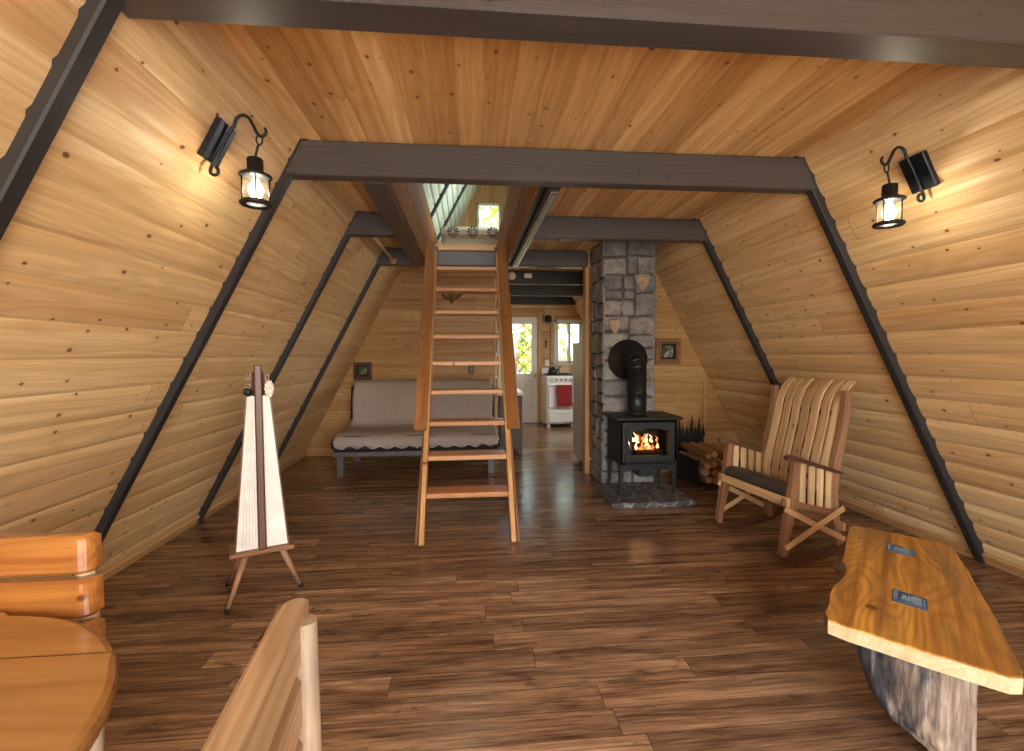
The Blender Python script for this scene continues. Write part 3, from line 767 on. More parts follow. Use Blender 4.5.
for sx in (SX0 + .02, SX1 - .02):
    for yy in (SY0 + .03, SY1 - .03):
        s = 1 if sx > 1.2 else -1
        m = MB(); m.sweep([(sx, yy, .33), (sx, yy, .22), (sx + s * .004, yy, .12), (sx + s * .012, yy, .065), (sx + s * .016, yy, .0495)], [.045, .038, .028, .024, .034], [.045, .036, .024, .022, .034]); m.build('leg', STOVEM, stv, world=Mi)
m = MB(); m.prism([(SX0 + .01, .33), (SX1 - .01, .33), (SX1 - .01, .22), (SX1 - .06, .262), (SX0 + .06, .262), (SX0 + .01, .22)], .016, .002, MV(SY0 + .022)); m.build('apron', STOVEM, stv, world=Mi)
m = MB(); m.box((1.29, 4.15, .255), (.15, .26, .1)); m.build('ash_pan', STOVEM, stv, world=Mi)
for x in (1.195, 1.41):
    m = MB(); m.ring([(x - .05, .27), (x + .05, .27), (x + .05, .315), (x - .05, .315)], [(x - .036, .28), (x + .036, .28), (x + .036, .305), (x - .036, .305)], .01, MV(SY0 + .004)); m.build('vent_frame', BLACKI, stv, world=Mi)
m = MB(); m.tube([(1.37, 4.0, .27), (1.37, 3.965, .25), (1.372, 3.96, .20)], [.006, .008, .012], 8); m.build('air_lever', BLACKI, stv, world=Mi)
# fire
m = MB()
for k, (x, y, a, z, L) in enumerate(((1.30, 4.16, .15, .40, .30), (1.28, 4.22, -.2, .405, .28), (1.33, 4.10, .08, .40, .26), (1.31, 4.18, .5, .455, .25))):
    d = Vector((math.cos(a), math.sin(a), 0)) * L / 2; m.tube([Vector((x, y, z)) - d, Vector((x, y, z)), Vector((x, y, z)) + d], [.036, .04, .034], 9)
m.build('burning_log', plain('charred_log', (.03, .018, .012), .9, noise=.3), stv, world=Mi)
t = NT('flame'); g = t.attr('gc'); z = t.n('ShaderNodeSeparateXYZ', {0: g}).outputs[0]
rv = t.attr('rv', True)
em = t.n('ShaderNodeEmission', {'Color': t.ramp(rv, (0., (1., .66, .34)), (.5, (1., .32, .07)), (1., (.75, .07, .02))), 'Strength': t.ramp(rv, (0., 1.), (1., .5))})
em2 = t.math('MULTIPLY', t.ramp(rv, (0., 1.), (.6, .35), (1., .12)), 6.5)
t.set(em.inputs['Strength'], em2); t.t.links.new(em.outputs[0], t.out.inputs[0]); FLAME = t.m
m = MB()
for k in range(26):
    x = random.choice((1.215, 1.24, 1.30, 1.335, 1.36, 1.42)) + random.uniform(-.02, .02); y = random.uniform(4.06, 4.14); z0 = random.choice((.44, .50, .50, .505)); h = random.uniform(.035, .085)
    w = random.uniform(.007, .016); sw = random.uniform(-.02, .02); rv = random.random() ** 1.6
    m.tube([(x, y, z0), (x + sw * .3, y, z0 + h * .2), (x - sw * .5, y, z0 + h * .55), (x + sw, y, z0 + h)], [w * .6, w, w * .6, .001], 7, rv=rv)
for k in range(20):
    x = random.uniform(1.23, 1.38); m.tube([(x, 4.09 + random.uniform(0, .03), .41 + random.uniform(0, .05)), (x + random.uniform(-.03, .03), 4.08, .42 + random.uniform(0, .06))], [.013, .008], 6, rv=random.uniform(.45, .9))
m.build('flame', FLAME, stv, world=Mi)
pp = thing('stovepipe', 'black round stovepipe bending into the stone chimney above the stove', 'stovepipe', (1.258, 4.205, .741))
Mi = mat_of(pp); px_, py_ = 1.258, 4.205
m = MB(); m.lathe([(.0, .741), (.094, .741), (.094, .76), (.087, .762), (.087, .93), (.0885, .932), (.0885, .945), (.087, .947), (.087, 1.15), (.0, 1.15)], (px_, py_, 0), 32); m.build('pipe', PIPEM, pp, world=Mi)
m = MB(); pts = []
for k in range(5):
    a = PI / 2 * k / 4; pts.append((px_ - .012 * k / 4, py_ + .115 * (1 - math.cos(a)), 1.15 + .10 * math.sin(a) + (.0)))
pts.append((px_ - .018, CY0 - .03, 1.25))
for i in range(len(pts) - 1): m.tube([pts[i], pts[i + 1]], .09, 28, rv=.5)
for p in pts[1:-1]:
    m.lathe([(0, -.09), (.045, -.078), (.078, -.045), (.0905, 0), (.078, .045), (.045, .078), (0, .09)], p, 24)
m.build('elbow', PIPEM, pp, world=Mi)
m = MB(); m.lathe([(.0, 0), (.192, 0), (.196, .006), (.19, .014), (.108, .022), (.104, .04), (.0, .04)], (0, 0, 0), 40, M=Matrix.Translation((1.243, CY0 - .034, 1.243)) @ Matrix.Rotation(PI / 2, 4, 'X')); m.build('wall_collar', PIPEM, pp, world=Mi)

# ------------------------------------------------------------------ firewood rack and logs
rk = thing('firewood_rack', 'low black iron log rack with pine-tree cutouts beside the stove', 'log rack', (2.06, 4.5, 0))
Mi = mat_of(rk)
m = MB()
for x in (1.86, 2.24):
    for s in (0, 1):
        pass
def crad(y, m):
    pts = [(1.86, y, .30), (1.85, y, .20), (1.88, y, .10), (1.95, y, .05), (2.06, y, .04), (2.17, y, .05), (2.24, y, .10), (2.27, y, .20), (2.26, y, .30)]
    m.sweep(pts, .03, .012)
for y in (4.2, 4.42, 4.64, 4.84): crad(y, m)
for (x, z) in ((1.858, .27), (1.9, .085), (2.06, .046), (2.22, .085), (2.262, .27)): m.bar((x, 4.19, z), (x, 4.86, z), .014, .014)
for x in (1.95, 2.17):
    for y in (4.22, 4.82): m.bar((x, y, .0), (x, y, .05), .02, .02, bev=.002)
m.build('cradle', BLACKI, rk, world=Mi)
m = MB(); m.add([(1.846 + .0 * i, y, z) for i in range(1) for y in (4.19, 4.86) for z in (.02, .29)], [[0, 1, 3, 2]])
m = MB(); m.box((1.85, 4.52, .17), (.008, .67, .24)); m.build('side_plate', BLACKI, rk, world=Mi)
m = MB(); m.box((2.07, 4.86, .33), (.36, .008, .18)); m.box((2.07, 4.86, .15), (.34, .008, .26))
x = 1.88
while x < 2.27:
    h = random.uniform(.10, .22); w = random.uniform(.035, .055)
    out = [(x - .006, .40)]
    n = 4; L = []; 
    for k in range(n):
        z0 = .41 + h * k / n; ww = w * (1 - k / n) * .7
        L.append((ww, z0)); L.append((ww * .45, z0 + h / n * .9))
    prof = [(x - a, z) for a, z in L] + [(x, .42 + h)] + [(x + a, z) for a, z in reversed(L)]
    m.prism(prof, .006, .0005, MV(4.863)); x += random.uniform(.035, .06)
m.build('tree_cutout', BLACKI, rk, world=Mi)
LG = 'split logs in the black rack'
rows = [(.085, 3, 'bottom layer'), (.165, 4, 'second layer'), (.245, 4, 'third layer'), (.325, 3, 'top layer')]
lowest = {'bottom layer': 'split log in the bottom layer of the black rack', 'second layer': 'split log in the second layer of the black rack',
          'third layer': 'split log in the third layer of the black rack', 'top layer': 'split log lying on top of the pile in the black rack'}
for z, n, nm in rows:
    for k in range(n):
        x = 2.06 + (k - (n - 1) / 2) * .088; r = .036
        yo = random.uniform(-.08, .04)
        m = MB()
        sec = [(r * math.cos(a) * random.uniform(.85, 1.05), r * math.sin(a) * random.uniform(.85, 1.05)) for a in [i * 2 * PI / 7 for i in range(7)]]
        L = random.uniform(.50, .60)
        M = Matrix.Translation((0, L / 2, 0)) @ Matrix(((1, 0, 0, 0), (0, 0, -1, 0), (0, 1, 0, 0), (0, 0, 0, 1)))
        m.prism(sec, L, .004, M)
        for i in range(len(m.v)): m.g[i] = Vector((m.v[i].y + z * 30, m.v[i].x + k, m.v[i].z))
        o = m.build('log', LOGEND); o.location = (x, 4.48 + yo, z + .006); o.rotation_euler = (0, 0, random.uniform(-.05, .05))
        tag(o, lowest[nm], 'log', LG)

# ------------------------------------------------------------------ futon and its quilt
fu = thing('futon', 'black futon sofa with grey legs along the back wall', 'futon', (-.83, 5.5, 0))
Mi = mat_of(fu); X0, X1 = -1.76, .05; xm = (X0 + X1) / 2
m = MB(); m.box((xm, 5.5, .235), (X1 - X0 - .04, .78, .05)); m.build('frame', FRAMEM, fu, world=Mi)
for x in (X0 + .10, X1 - .10):
    for y in (5.12, 5.86):
        m = MB(); m.box((x, y, .105), (.07, .06, .21)); m.build('leg', FRAMEM, fu, world=Mi)
m = MB(); m.box((xm, 5.42, .342), (X1 - X0, .69, .175), bev=.05); m.build('seat_mattress', BLKCLOTH, fu, world=Mi)
m = MB(); m.box((xm, 5.90, .655), (X1 - X0 - .06, .17, .60), rot=(-.22, 0, 0), bev=.06); m.build('back_mattress', BLKCLOTH, fu, world=Mi)
qt = thing('blanket', 'taupe quilt with white scalloped edge spread over the futon', 'blanket', (-.83, 5.5, .45))
Mi = mat_of(qt)
prof = [(6.062, .82), (6.070, .90), (6.058, .962), (5.99, .99), (5.915, .984), (5.862, .94), (5.832, .80), (5.800, .66), (5.775, .55), (5.745, .478), (5.68, .452), (5.55, .448), (5.40, .446), (5.25, .446), (5.15, .440), (5.095, .415), (5.072, .385), (5.068, .36), (5.068, .335)]
def qsheet(prof, xa, xb, th, nx=72):
    m = MB(); n = len(prof); vs = []; gc = []
    for lay in (0, th):
        for i in range(nx + 1):
            tx = i / nx
            for j, (y, z) in enumerate(prof):
                a = prof[max(j - 1, 0)]; b = prof[min(j + 1, n - 1)]
                d = Vector((b[0] - a[0], b[1] - a[1])).normalized(); nn = Vector((d.y, -d.x))
                e = .018 * abs(math.sin(PI * j / n * 6))
                x0_, x1_ = (xa + .03 + e, xb - .03 - e) if j < 9 else (xa + e, xb - e)
                x = x0_ + (x1_ - x0_) * tx
                zz = z
                if j == n - 1: zz = z - .03 * abs(math.sin(tx * PI * 11))
                if j == n - 2: zz = z - .012 * abs(math.sin(tx * PI * 11))
                wv = .004 * math.sin(x * 9 + j * 1.7)
                vs.append((x, y + nn.x * lay + wv * nn.x, zz + nn.y * lay + wv * nn.y)); gc.append((x, y, z))
    N1 = (nx + 1) * n; fs = []
    for i in range(nx):
        for j in range(n - 1):
            q = [i * n + j, i * n + j + 1, (i + 1) * n + j + 1, (i + 1) * n + j]
            fs.append(q); fs.append([N1 + k for k in q[::-1]])
    for i in range(nx):
        for j in (0, n - 1): fs.append([i * n + j, (i + 1) * n + j, N1 + (i + 1) * n + j, N1 + i * n + j])
    for j in range(n - 1):
        for i in (0, nx): fs.append([i * n + j, i * n + j + 1, N1 + i * n + j + 1, N1 + i * n + j])
    m.add(vs, fs, gc, None, True)
    front = [Vector(vs[N1 + i * n + n - 1]) for i in range(nx + 1)]
    left = [Vector(vs[N1 + j]) for j in range(n)]; right = [Vector(vs[N1 + nx * n + j]) for j in range(n)]
    return m, front, left, right
m, fr, le, ri = qsheet(prof, X0 + .035, X1 - .02, -.014)
c_ = m.build('quilt_sheet', QUILT, qt, world=Mi)
m = MB(); m.tube(fr, .010, 6); m.tube(le, .009, 6); m.tube(ri, .009, 6); m.build('scalloped_edge', QEDGE, qt, world=Mi)

# ------------------------------------------------------------------ pictures on the walls
def picture(name, label, x0, x1, z0, z1, y, fw, fmat, mw, matm, photo):
    r = thing(name, label, 'picture', ((x0 + x1) / 2, y, (z0 + z1) / 2)); w, h = (x1 - x0) / 2, (z1 - z0) / 2
    R = Matrix(((1, 0, 0, 0), (0, 0, -1, 0), (0, 1, 0, 0), (0, 0, 0, 1)))
    q = lambda a, b: [(-a, -b), (a, -b), (a, b), (-a, b)]
    m = MB(); m.ring(q(w, h), q(w - fw, h - fw), .026, R); m.ring(q(w - fw * .55, h - fw * .55), q(w - fw, h - fw), .032, R); m.build('frame', fmat, r)
    m = MB(); m.ring(q(w - fw, h - fw), q(w - fw - mw, h - fw - mw), .012, R); m.build('mat', matm, r)
    m = MB(); m.prism(q(w - fw - mw, h - fw - mw), .006, .0005, R); m.build('print', photo, r)
def photo_mat(name, cols, sc):
    t = NT(name); co = t.n('ShaderNodeTexCoord').outputs['Object']
    n = t.noise(t.vmul(co, (1.6, 1, .8)), sc, 4, .6)
    t.bsdf(Base_Color=t.ramp(n, *cols), Roughness=.25); return t.m
picture('framed_picture', 'small dark framed green picture above the left end of the futon', -1.764, -1.533, .985, 1.209, YL - .004, .035, WALNUT, .03, BLKCLOTH,
        photo_mat('green_photo', ((.35, (.03, .05, .02)), (.55, (.14, .20, .07)), (.7, (.5, .5, .4))), 22))
picture('framed_picture', 'square brown framed forest picture on pine wall right of the chimney', 1.74, 2.02, 1.18, 1.47, YP - .004, .06, WALNUTM, .022, BLKCLOTH,
        photo_mat('forest_photo', ((.38, (.03, .05, .035)), (.52, (.14, .18, .13)), (.62, (.62, .64, .66))), 16))

# ------------------------------------------------------------------ small wall fittings
sc = thing('wall_sconce', 'half-bowl amber glass wall light with iron strap behind the ladder', 'wall light', (-.505, YL - .004, 2.005))
m = MB(); n = 20; vs = []; fs = []
for j in range(9):
    a = j / 8 * PI / 2
    for i in range(n + 1):
        b = PI + PI * i / n; r = .15 * math.sin(a) + .001
        vs.append((r * math.cos(b), r * .8 * math.sin(b), .085 - .12 * math.cos(a) + .035))
for j in range(8):
    for i in range(n): fs.append([j * (n + 1) + i, j * (n + 1) + i + 1, (j + 1) * (n + 1) + i + 1, (j + 1) * (n + 1) + i])
m.add(vs, fs, None, None, True); m.build('glass_bowl', AMBER, sc)
m = MB(); m.tube([(-.152, -.004, .12)] + [(.153 * math.cos(PI + PI * i / 16), .123 * math.sin(PI + PI * i / 16), .12) for i in range(17)], .006, 6)
for b in (PI * 1.25, PI * 1.5, PI * 1.75):
    m.tube([(.153 * math.sin(a) * math.cos(b), .123 * math.sin(a) * math.sin(b), .12 - .123 * math.cos(a)) for a in [k / 8 * PI / 2 for k in range(9)]], .005, 6)
m.build('iron_strap', BLACKI, sc)
m = MB(); m.lathe([(.0, -.045), (.008, -.04), (.014, -.02), (.006, -.008), (.012, 0)], (0, -.012, 0), 12); m.box((0, -.005, .06), (.03, .01, .16)); m.build('finial', BLACKI, sc)
wb = MB(); wb.box((-.26, YL - .02, 1.10), (.075, .035, .11), bev=.006); wb.box((-.275, YL - .042, 1.11), (.03, .012, .05), bev=.003); tag(wb.build('wall_box', plain('brown_plastic', (.06, .04, .03), .4)), 'small dark brown wall box on planks behind the ladder', 'wall box')
sd = MB(); yk = F0 + 3 * SP
sd.lathe([(0, .034), (.03, .034), (.046, .026), (.054, .01), (.056, 0), (0, 0)], (0, 0, 0), 28, M=Matrix.Translation((.286, yk - .0, 2.335)) @ Matrix.Rotation(PI / 2, 4, 'X')); tag(sd.build('smoke_detector', WPLAST), 'round white smoke detector on the kitchen joist', 'smoke detector')
sd = MB(); sd.box((.50, yk - .014, 2.335), (.10, .028, .06), bev=.006); sd.box((.50, yk - .03, 2.335), (.05, .006, .02)); tag(sd.build('alarm_box', WPLAST), 'small white rectangular box on the kitchen joist', 'alarm')
ro = thing('closet_rod', 'pale wooden closet rod running between ceiling beams at left', 'rod', (-1.055, 4.42, 2.27))
m = MB(); m.tube([(0, -.555, 0), (0, .56, 0)], .017, 14); m.build('rod', PALEW, ro)
for y, s in ((-.556, 1), (.5635, -1)):
    m = MB(); m.lathe([(.0, 0), (.034, 0), (.034, .006), (.023, .009), (.023, .022), (.0, .022)], (0, 0, 0), 20, M=Matrix.Translation((0, y, 0)) @ Matrix.Rotation(-s * PI / 2, 4, 'X')); m.build('socket', PALEW, ro)
kl = thing('wall_lamp', 'small black lamp above and beside the kitchen door', 'wall lamp', (1.205, YB - .008, 1.96))
m = MB(); m.box((0, -.01, 0), (.09, .02, .12)); m.build('back_plate', BLACKI, kl)
m = MB(); m.lathe([(.035, .07), (.06, .05), (.065, -.03), (.05, -.06), (.0, -.065)], (0, -.09, 0), 16); m.build('shade', BLACKI, kl)
m = MB(); m.tube([(0, -.02, 0), (0, -.09, .07)], .01, 8); m.build('arm', BLACKI, kl)
cr = MB(); cr.box((1.172, YB - .014, 1.50), (.022, .014, .16)); cr.box((1.172, YB - .014, 1.53), (.085, .014, .022)); tag(cr.build('wall_cross', WALNUT), 'small dark cross hanging between kitchen door and window', 'cross')
sw = thing('light_switch', 'cream light switch plate low beside the kitchen window', 'switch', (1.19, YB - .003, 1.135)); m = MB(); m.box((0, -.005, 0), (.08, .012, .12), bev=.004); m.build('switch_plate', WPLAST, sw); m = MB(); m.box((0, -.014, 0), (.012, .014, .026)); m.build('toggle', WPLAST, sw)

# ------------------------------------------------------------------ kitchen things
rg = thing('kitchen_range', 'white freestanding kitchen range under the window', 'range', (1.34, 8.5, 0))
w = .27
m = MB(); m.box((0, 0, .49), (2 * w, .62, .86), bev=.01); m.build('body', WHITE, rg)
for sx in (-1, 1):
    for sy in (-1, 1):
        m = MB(); m.box((sx * (w - .05), sy * .26, .032), (.06, .05, .064)); m.build('foot', WHITE, rg)
m = MB(); m.box((.01, -.325, .565), (2 * w - .05, .04, .42), bev=.008); od = m.build('oven_door', WHITE, rg)
m = MB(); m.tube([(-w + .06, -.345, .745), (-w + .06, -.385, .745), (w - .06, -.385, .745), (w - .06, -.345, .745)], .009, 8); m.build('handle', CHROME, od)
m = MB(); m.box((.01, -.325, .215), (2 * w - .05, .04, .24), bev=.008); dw = m.build('drawer', WHITE, rg)
m = MB(); m.box((.01, -.352, .27), (.16, .016, .018)); m.build('drawer_handle', WPLAST, dw)
m = MB(); m.box((0, -.31, .855), (2 * w, .05, .10), rot=(.2, 0, 0), bev=.01); m.build('control_panel', WHITE, rg)
for k in range(5):
    m = MB(); m.lathe([(0, .03), (.016, .03), (.02, .02), (.022, 0)], (0, 0, 0), 14, M=Matrix.Translation((-.17 + .085 * k, -.338, .86)) @ Matrix.Rotation(PI / 2 + .2, 4, 'X')); m.build('knob', CHROME, rg)
m = MB(); m.box((0, .0, .926), (2 * w - .01, .58, .012)); m.build('cooktop', BLACKI, rg)
m = MB()
for x in (-.13, .13):
    for y in (-.13, .13):
        for a in (0, PI / 2): m.box((x, y, .942), (.2, .012, .014), rot=(0, 0, a), bev=.002)
m.build('grate', BLACKI, rg)
m = MB(); m.box((0, .28, .985), (2 * w, .05, .13), bev=.012); m.build('backguard', WHITE, rg)
tw = thing('towel', 'red kitchen towel hung over the oven door handle', 'towel', (1.385, 8.115, .6))
m = MB(); p = [(0, .022, -.02), (0, .022, .145), (0, .012, .158), (0, 0.0, .161), (0, -.012, .158), (0, -.020, .145), (0, -.022, -.05), (0, -.022, -.215)]
m.sweep(p, .28, .006, side=(1, 0, 0)); m.build('cloth', RED, tw)
kt = thing('kettle', 'dark kettle standing on the white range', 'kettle', (1.215, 8.38, .949))
m = MB(); m.lathe([(0, 0), (.075, 0), (.085, .02), (.082, .06), (.06, .10), (.03, .12), (0, .122)], n=24); m.build('body', BLACKI, kt)
m = MB(); m.tube([(.06, 0, .05), (.11, 0, .09), (.135, 0, .12)], [.018, .012, .009], 8); m.build('spout', BLACKI, kt)
m = MB(); m.tube([(-.06, 0, .09), (-.065, 0, .15), (0, 0, .19), (.05, 0, .15), (.045, 0, .10)], .008, 8); m.build('handle', CHROME, kt)
m = MB(); m.lathe([(0, .138), (.012, .135), (.012, .122), (.03, .119)], n=12); m.build('lid', BLACKI, kt)
cb = MB(); cb.prism([(-.09, 0), (.09, 0), (.10, .10), (.05, .15), (-.03, .13), (-.1, .08)], .018, .004, Matrix.Translation((1.50, 8.70, .9495)) @ Matrix.Rotation(PI / 2 - .12, 4, 'X')); tag(cb.build('cutting_board', PALEW), 'brown wooden board leaning at back of the range', 'cutting board')
fg = thing('fridge', 'narrow pale fridge seen side-on behind the pine end post', 'fridge', (1.3, 5.42, 0))
m = MB(); m.box((.02, 0, .74), (.54, .54, 1.39), bev=.012); m.build('body', FRIDGE, fg)
m = MB(); m.box((-.285, 0, .745), (.055, .54, 1.375), bev=.012); f1 = m.build('fridge_door', FRIDGE, fg)
m = MB(); m.box((-.323, .22, .85), (.02, .025, .3)); m.build('handle', FRIDGE, f1)
m = MB(); m.box((.02, 0, .025), (.5, .48, .05)); m.build('plinth', BLACKI, fg)
bt = thing('bottle', 'small dark red bottle standing on the fridge', 'bottle', (1.045, 5.30, 1.436))
m = MB(); m.lathe([(0, 0), (.028, 0), (.030, .01), (.030, .055), (.012, .08), (.011, .10)], n=16); m.build('body', DARKGL, bt)
m = MB(); m.lathe([(.012, .10), (.014, .10), (.014, .118), (0, .12)], n=12); m.build('cap', BLACKI, bt)
co = thing('kitchen_counter', 'narrow dark cabinet with white top behind the ladder foot', 'cabinet', (.245, 6.5, 0))
m = MB(); m.box((0, 0, .41), (.30, .98, .72), bev=.006); m.build('carcass', COUNTERM, co)
for sx in (-1, 1):
    for sy in (-1, 1):
        m = MB(); m.box((sx * .13, sy * .47, .03), (.04, .04, .06)); m.build('leg', COUNTERM, co)
m = MB(); m.box((.005, 0, .79), (.335, 1.03, .04), bev=.006); m.build('top', WHITE, co)
m = MB(); m.box((0, -.495, .42), (.26, .014, .62)); d_ = m.build('door', COUNTERM, co)
m = MB(); m.lathe([(0, .02), (.012, .018), (.006, 0)], (0, 0, 0), 10, M=Matrix.Translation((.1, -.502, .6)) @ Matrix.Rotation(PI / 2, 4, 'X')); m.build('knob', CHROME, d_)

# ------------------------------------------------------------------ wall lanterns
t = NT('warm_bulb'); _e = t.n('ShaderNodeEmission', {'Color': (1., .86, .62), 'Strength': 7.}); _r = t.n('ShaderNodeBsdfTransparent')
_m = t.n('ShaderNodeMixShader', {0: .35, 1: _r.outputs[0], 2: _e.outputs[0]}); t.t.links.new(_m.outputs[0], t.out.inputs[0]); BULB = t.m
def lantern(loc, rz, label):
    r = thing('wall_lantern', label, 'wall lantern', loc, rz, 'lanterns on the sloping walls')
    n = Vector((.884, 0, -.4675)); s = Vector((.4675, 0, .884))
    R = Matrix((Vector((0, 1, 0)), s, Vector((0, 1, 0)).cross(s))).transposed()
    m = MB(); m.box(n * .018, (.12, .165, .026), R, .004); m.build('back_plate', PLATEM, r)
    P = lambda a, b: n * a + s * b
    wp = lambda x, z: Vector((x, 0, z))
    arm = [P(.055, -.088), P(.068, -.094), P(.074, -.108), P(.064, -.120), P(.048, -.118), P(.042, -.102), P(.041, -.08), P(.041, .0), P(.041, .05), wp(.082, .058), wp(.092, .088), wp(.115, .102), wp(.138, .092), wp(.155, .062), wp(.168, .035), wp(.18, .022), wp(.196, .026), wp(.204, .042), wp(.197, .056)]
    # smooth
    sm = []
    for i in range(len(arm) - 1):
        a, b = arm[i], arm[i + 1]; p0 = arm[max(i - 1, 0)]; p3 = arm[min(i + 2, len(arm) - 1)]
        for k in range(4):
            t = k / 4; sm.append(.5 * ((2 * a) + (b - p0) * t + (2 * p0 - 5 * a + 4 * b - p3) * t * t + (3 * a - p0 - 3 * b + p3) * t ** 3))
    sm.append(arm[-1])
    m = MB(); m.tube(sm, [.0065 - .002 * max(0, (i - len(sm) + 8) / 8) for i in range(len(sm))], 8); m.build('scroll_arm', BLACKI, r)
    lx_ = .158; zb = -.25
    m = MB(); m.tube([Vector((.177 + .012 * math.cos(a), 0, .008 + .02 * math.sin(a))) for a in [k * PI / 6 for k in range(12)]], .0035, 6, closed=True)
    m.tube([(.175, 0, -.008), (.168, 0, -.025), (lx_, 0, -.068)], .005, 6); m.build('hanging_link', BLACKI, r)
    m = MB(); m.lathe([(0, -.064), (.027, -.066), (.030, -.071), (.030, -.116), (.034, -.119), (.060, -.132), (.062, -.138), (.048, -.142), (.0, -.142)], (lx_, 0, 0), 28); m.build('cap', BLACKI, r)
    m = MB(); m.lathe([(.046, -.142), (.046, -.236), (.0435, -.236), (.0435, -.142)], (lx_, 0, 0), 28); m.build('glass', LGLASS, r)
    m = MB(); m.lathe([(.044, -.232), (.060, -.238), (.062, -.246), (.057, -.252), (.038, -.250), (.038, -.242), (.044, -.232)], (lx_, 0, 0), 28); 
    for k in range(4):
        a = k * PI / 2 + .4; m.tube([(lx_ + .049 * math.cos(a), .049 * math.sin(a), -.14), (lx_ + .049 * math.cos(a), .049 * math.sin(a), -.238)], .003, 6)
    m.build('base_ring', BLACKI, r)
    m = MB(); m.lathe([(0, -.146), (.013, -.148), (.016, -.160), (.026, -.175), (.030, -.195), (.022, -.216), (0, -.226)], (lx_, 0, 0), 18); m.build('bulb', BULB, r)
    return r, lx_
for loc, rz, lab in (((-1.288, 2.0, 2.150), 0, 'black iron lantern bracket hung on the left sloping wall, lit'), ((1.782, 2.0, 2.125), PI, 'black iron lantern bracket hung on the right sloping wall, lit'),
    ((-1.288, -.44, 2.150), 0, 'added black iron lantern on the left wall, unseen behind the viewer, for fill light'), ((1.782, -.44, 2.125), PI, 'added black iron lantern on the right wall, unseen behind the viewer, for fill light')):
    r, q = lantern(loc, rz, lab)
    L = bpy.data.lights.new('lantern_light', 'POINT'); L.energy = 3.2 if loc[1] > 0 else 25; L.color = (1, .90, .76); L.shadow_soft_size = .02  # the stronger pair behind the viewer is added to brighten the upper walls
    lo = bpy.data.objects.new('lantern_light', L); C.objects.link(lo); lo.parent = r; lo.location = (q, 0, -.195)

# ------------------------------------------------------------------ harp on its stand
ha = thing('harp', 'white double-sided harp with dark centre post on three splayed legs', 'harp', (-1.38, 2.55, 0), .42)
m = MB(); m.box((0, -.0, .285), (.30, .16, .022), bev=.006); m.build('tray', WALNUTM, ha)
for f, tp in (((-.165, -.055, .006), (-.075, -.03, .275)), ((.185, .06, .006), (.085, .0, .275)), ((-.17, .27, .006), (-.08, .05, .275))):
    m = MB(); m.tube([f, tp], [.011, .017], 12); lg = m.build('leg', WALNUTM, ha)
    m = MB(); fv = Vector(f); dv = (Vector(tp) - fv).normalized(); m.tube([fv - dv * .006, fv + dv * .016], .0135, 12); m.build('foot_cap', BLACKI, lg)
z0, z1 = .298, 1.09
def wedge(xa0, xb0, xa1, xb1, ya, yb0, yb1):
    return [(xa0, ya, z0), (xb0, ya, z0), (xb0, yb0, z0), (xa0, yb0, z0), (xa1, ya, z1), (xb1, ya, z1), (xb1, yb1, z1), (xa1, yb1, z1)]
BF = [[0, 1, 2, 3], [4, 7, 6, 5], [0, 4, 5, 1], [1, 5, 6, 2], [2, 6, 7, 3], [3, 7, 4, 0]]
for sg in (-1, 1):
    m = MB(); vs = wedge(.02 * sg, .118 * sg, .018 * sg, .050 * sg, -.045, .05, .04); m.add(vs, BF, None); m.build('soundboard', CREAM, ha)
    m = MB(); vs = wedge(.1185 * sg, .126 * sg, .0505 * sg, .057 * sg, -.047, .055, .045); m.add(vs, BF, [(v[2], v[1], v[0]) for v in vs]); m.build('side_rim', WALNUT, ha)
m = MB(); m.bar((0, -.055, .298), (.0, -.055, 1.25), .036, .04, side=(1, 0, 0), bev=.006); m.build('pillar', WALNUT, ha)
m = MB(); m.box((0, .0, 1.15), (.05, .09, .14), bev=.01); m.build('neck', WALNUT, ha)
for sg in (-1, 1):
    for k in range(7):
        m = MB(); z = 1.10 + k * .016; x1_ = .03 + .028 * (1 - k / 9)
        m.tube([(sg * .022, -.03, z), (sg * x1_, -.035, z)], .003, 6); m.lathe([(0, 0), (.0045, .001), (.0045, .01), (0, .011)], (0, 0, 0), 8, M=Matrix.Translation((sg * x1_, -.035, z)) @ Matrix.Rotation(sg * PI / 2, 4, 'Y')); m.build('tuning_pin', CHROME, ha)
m = MB()
for k in range(5):
    x = -.028 - k * .0042; xb = -.03 - k * .015
    m.tube([(x, -.05, 1.09), (xb, -.05, .31)], .0005, 4)
m.build('strings', CHROME, ha)
m = MB(); m.prism([(.022 * (1 + .10 * math.cos(a * 12)) * math.cos(a), .045 * (1 + .10 * math.cos(a * 12)) * math.sin(a)) for a in [k * 2 * PI / 60 for k in range(60)]], .012, .003, Matrix.Translation((.050, -.05, 1.125)) @ Matrix.Rotation(PI / 2, 4, 'X')); m.build('lace_rosette', LACE, ha)
m = MB(); m.lathe([(0, 0), (.02, 0), (.022, .01), (.014, .02), (0, .022)], n=16, M=Matrix.Translation((-.046, -.045, 1.11)) @ Matrix.Rotation(PI / 2, 4, 'X')); m.build('side_knob', BLACKI, ha)

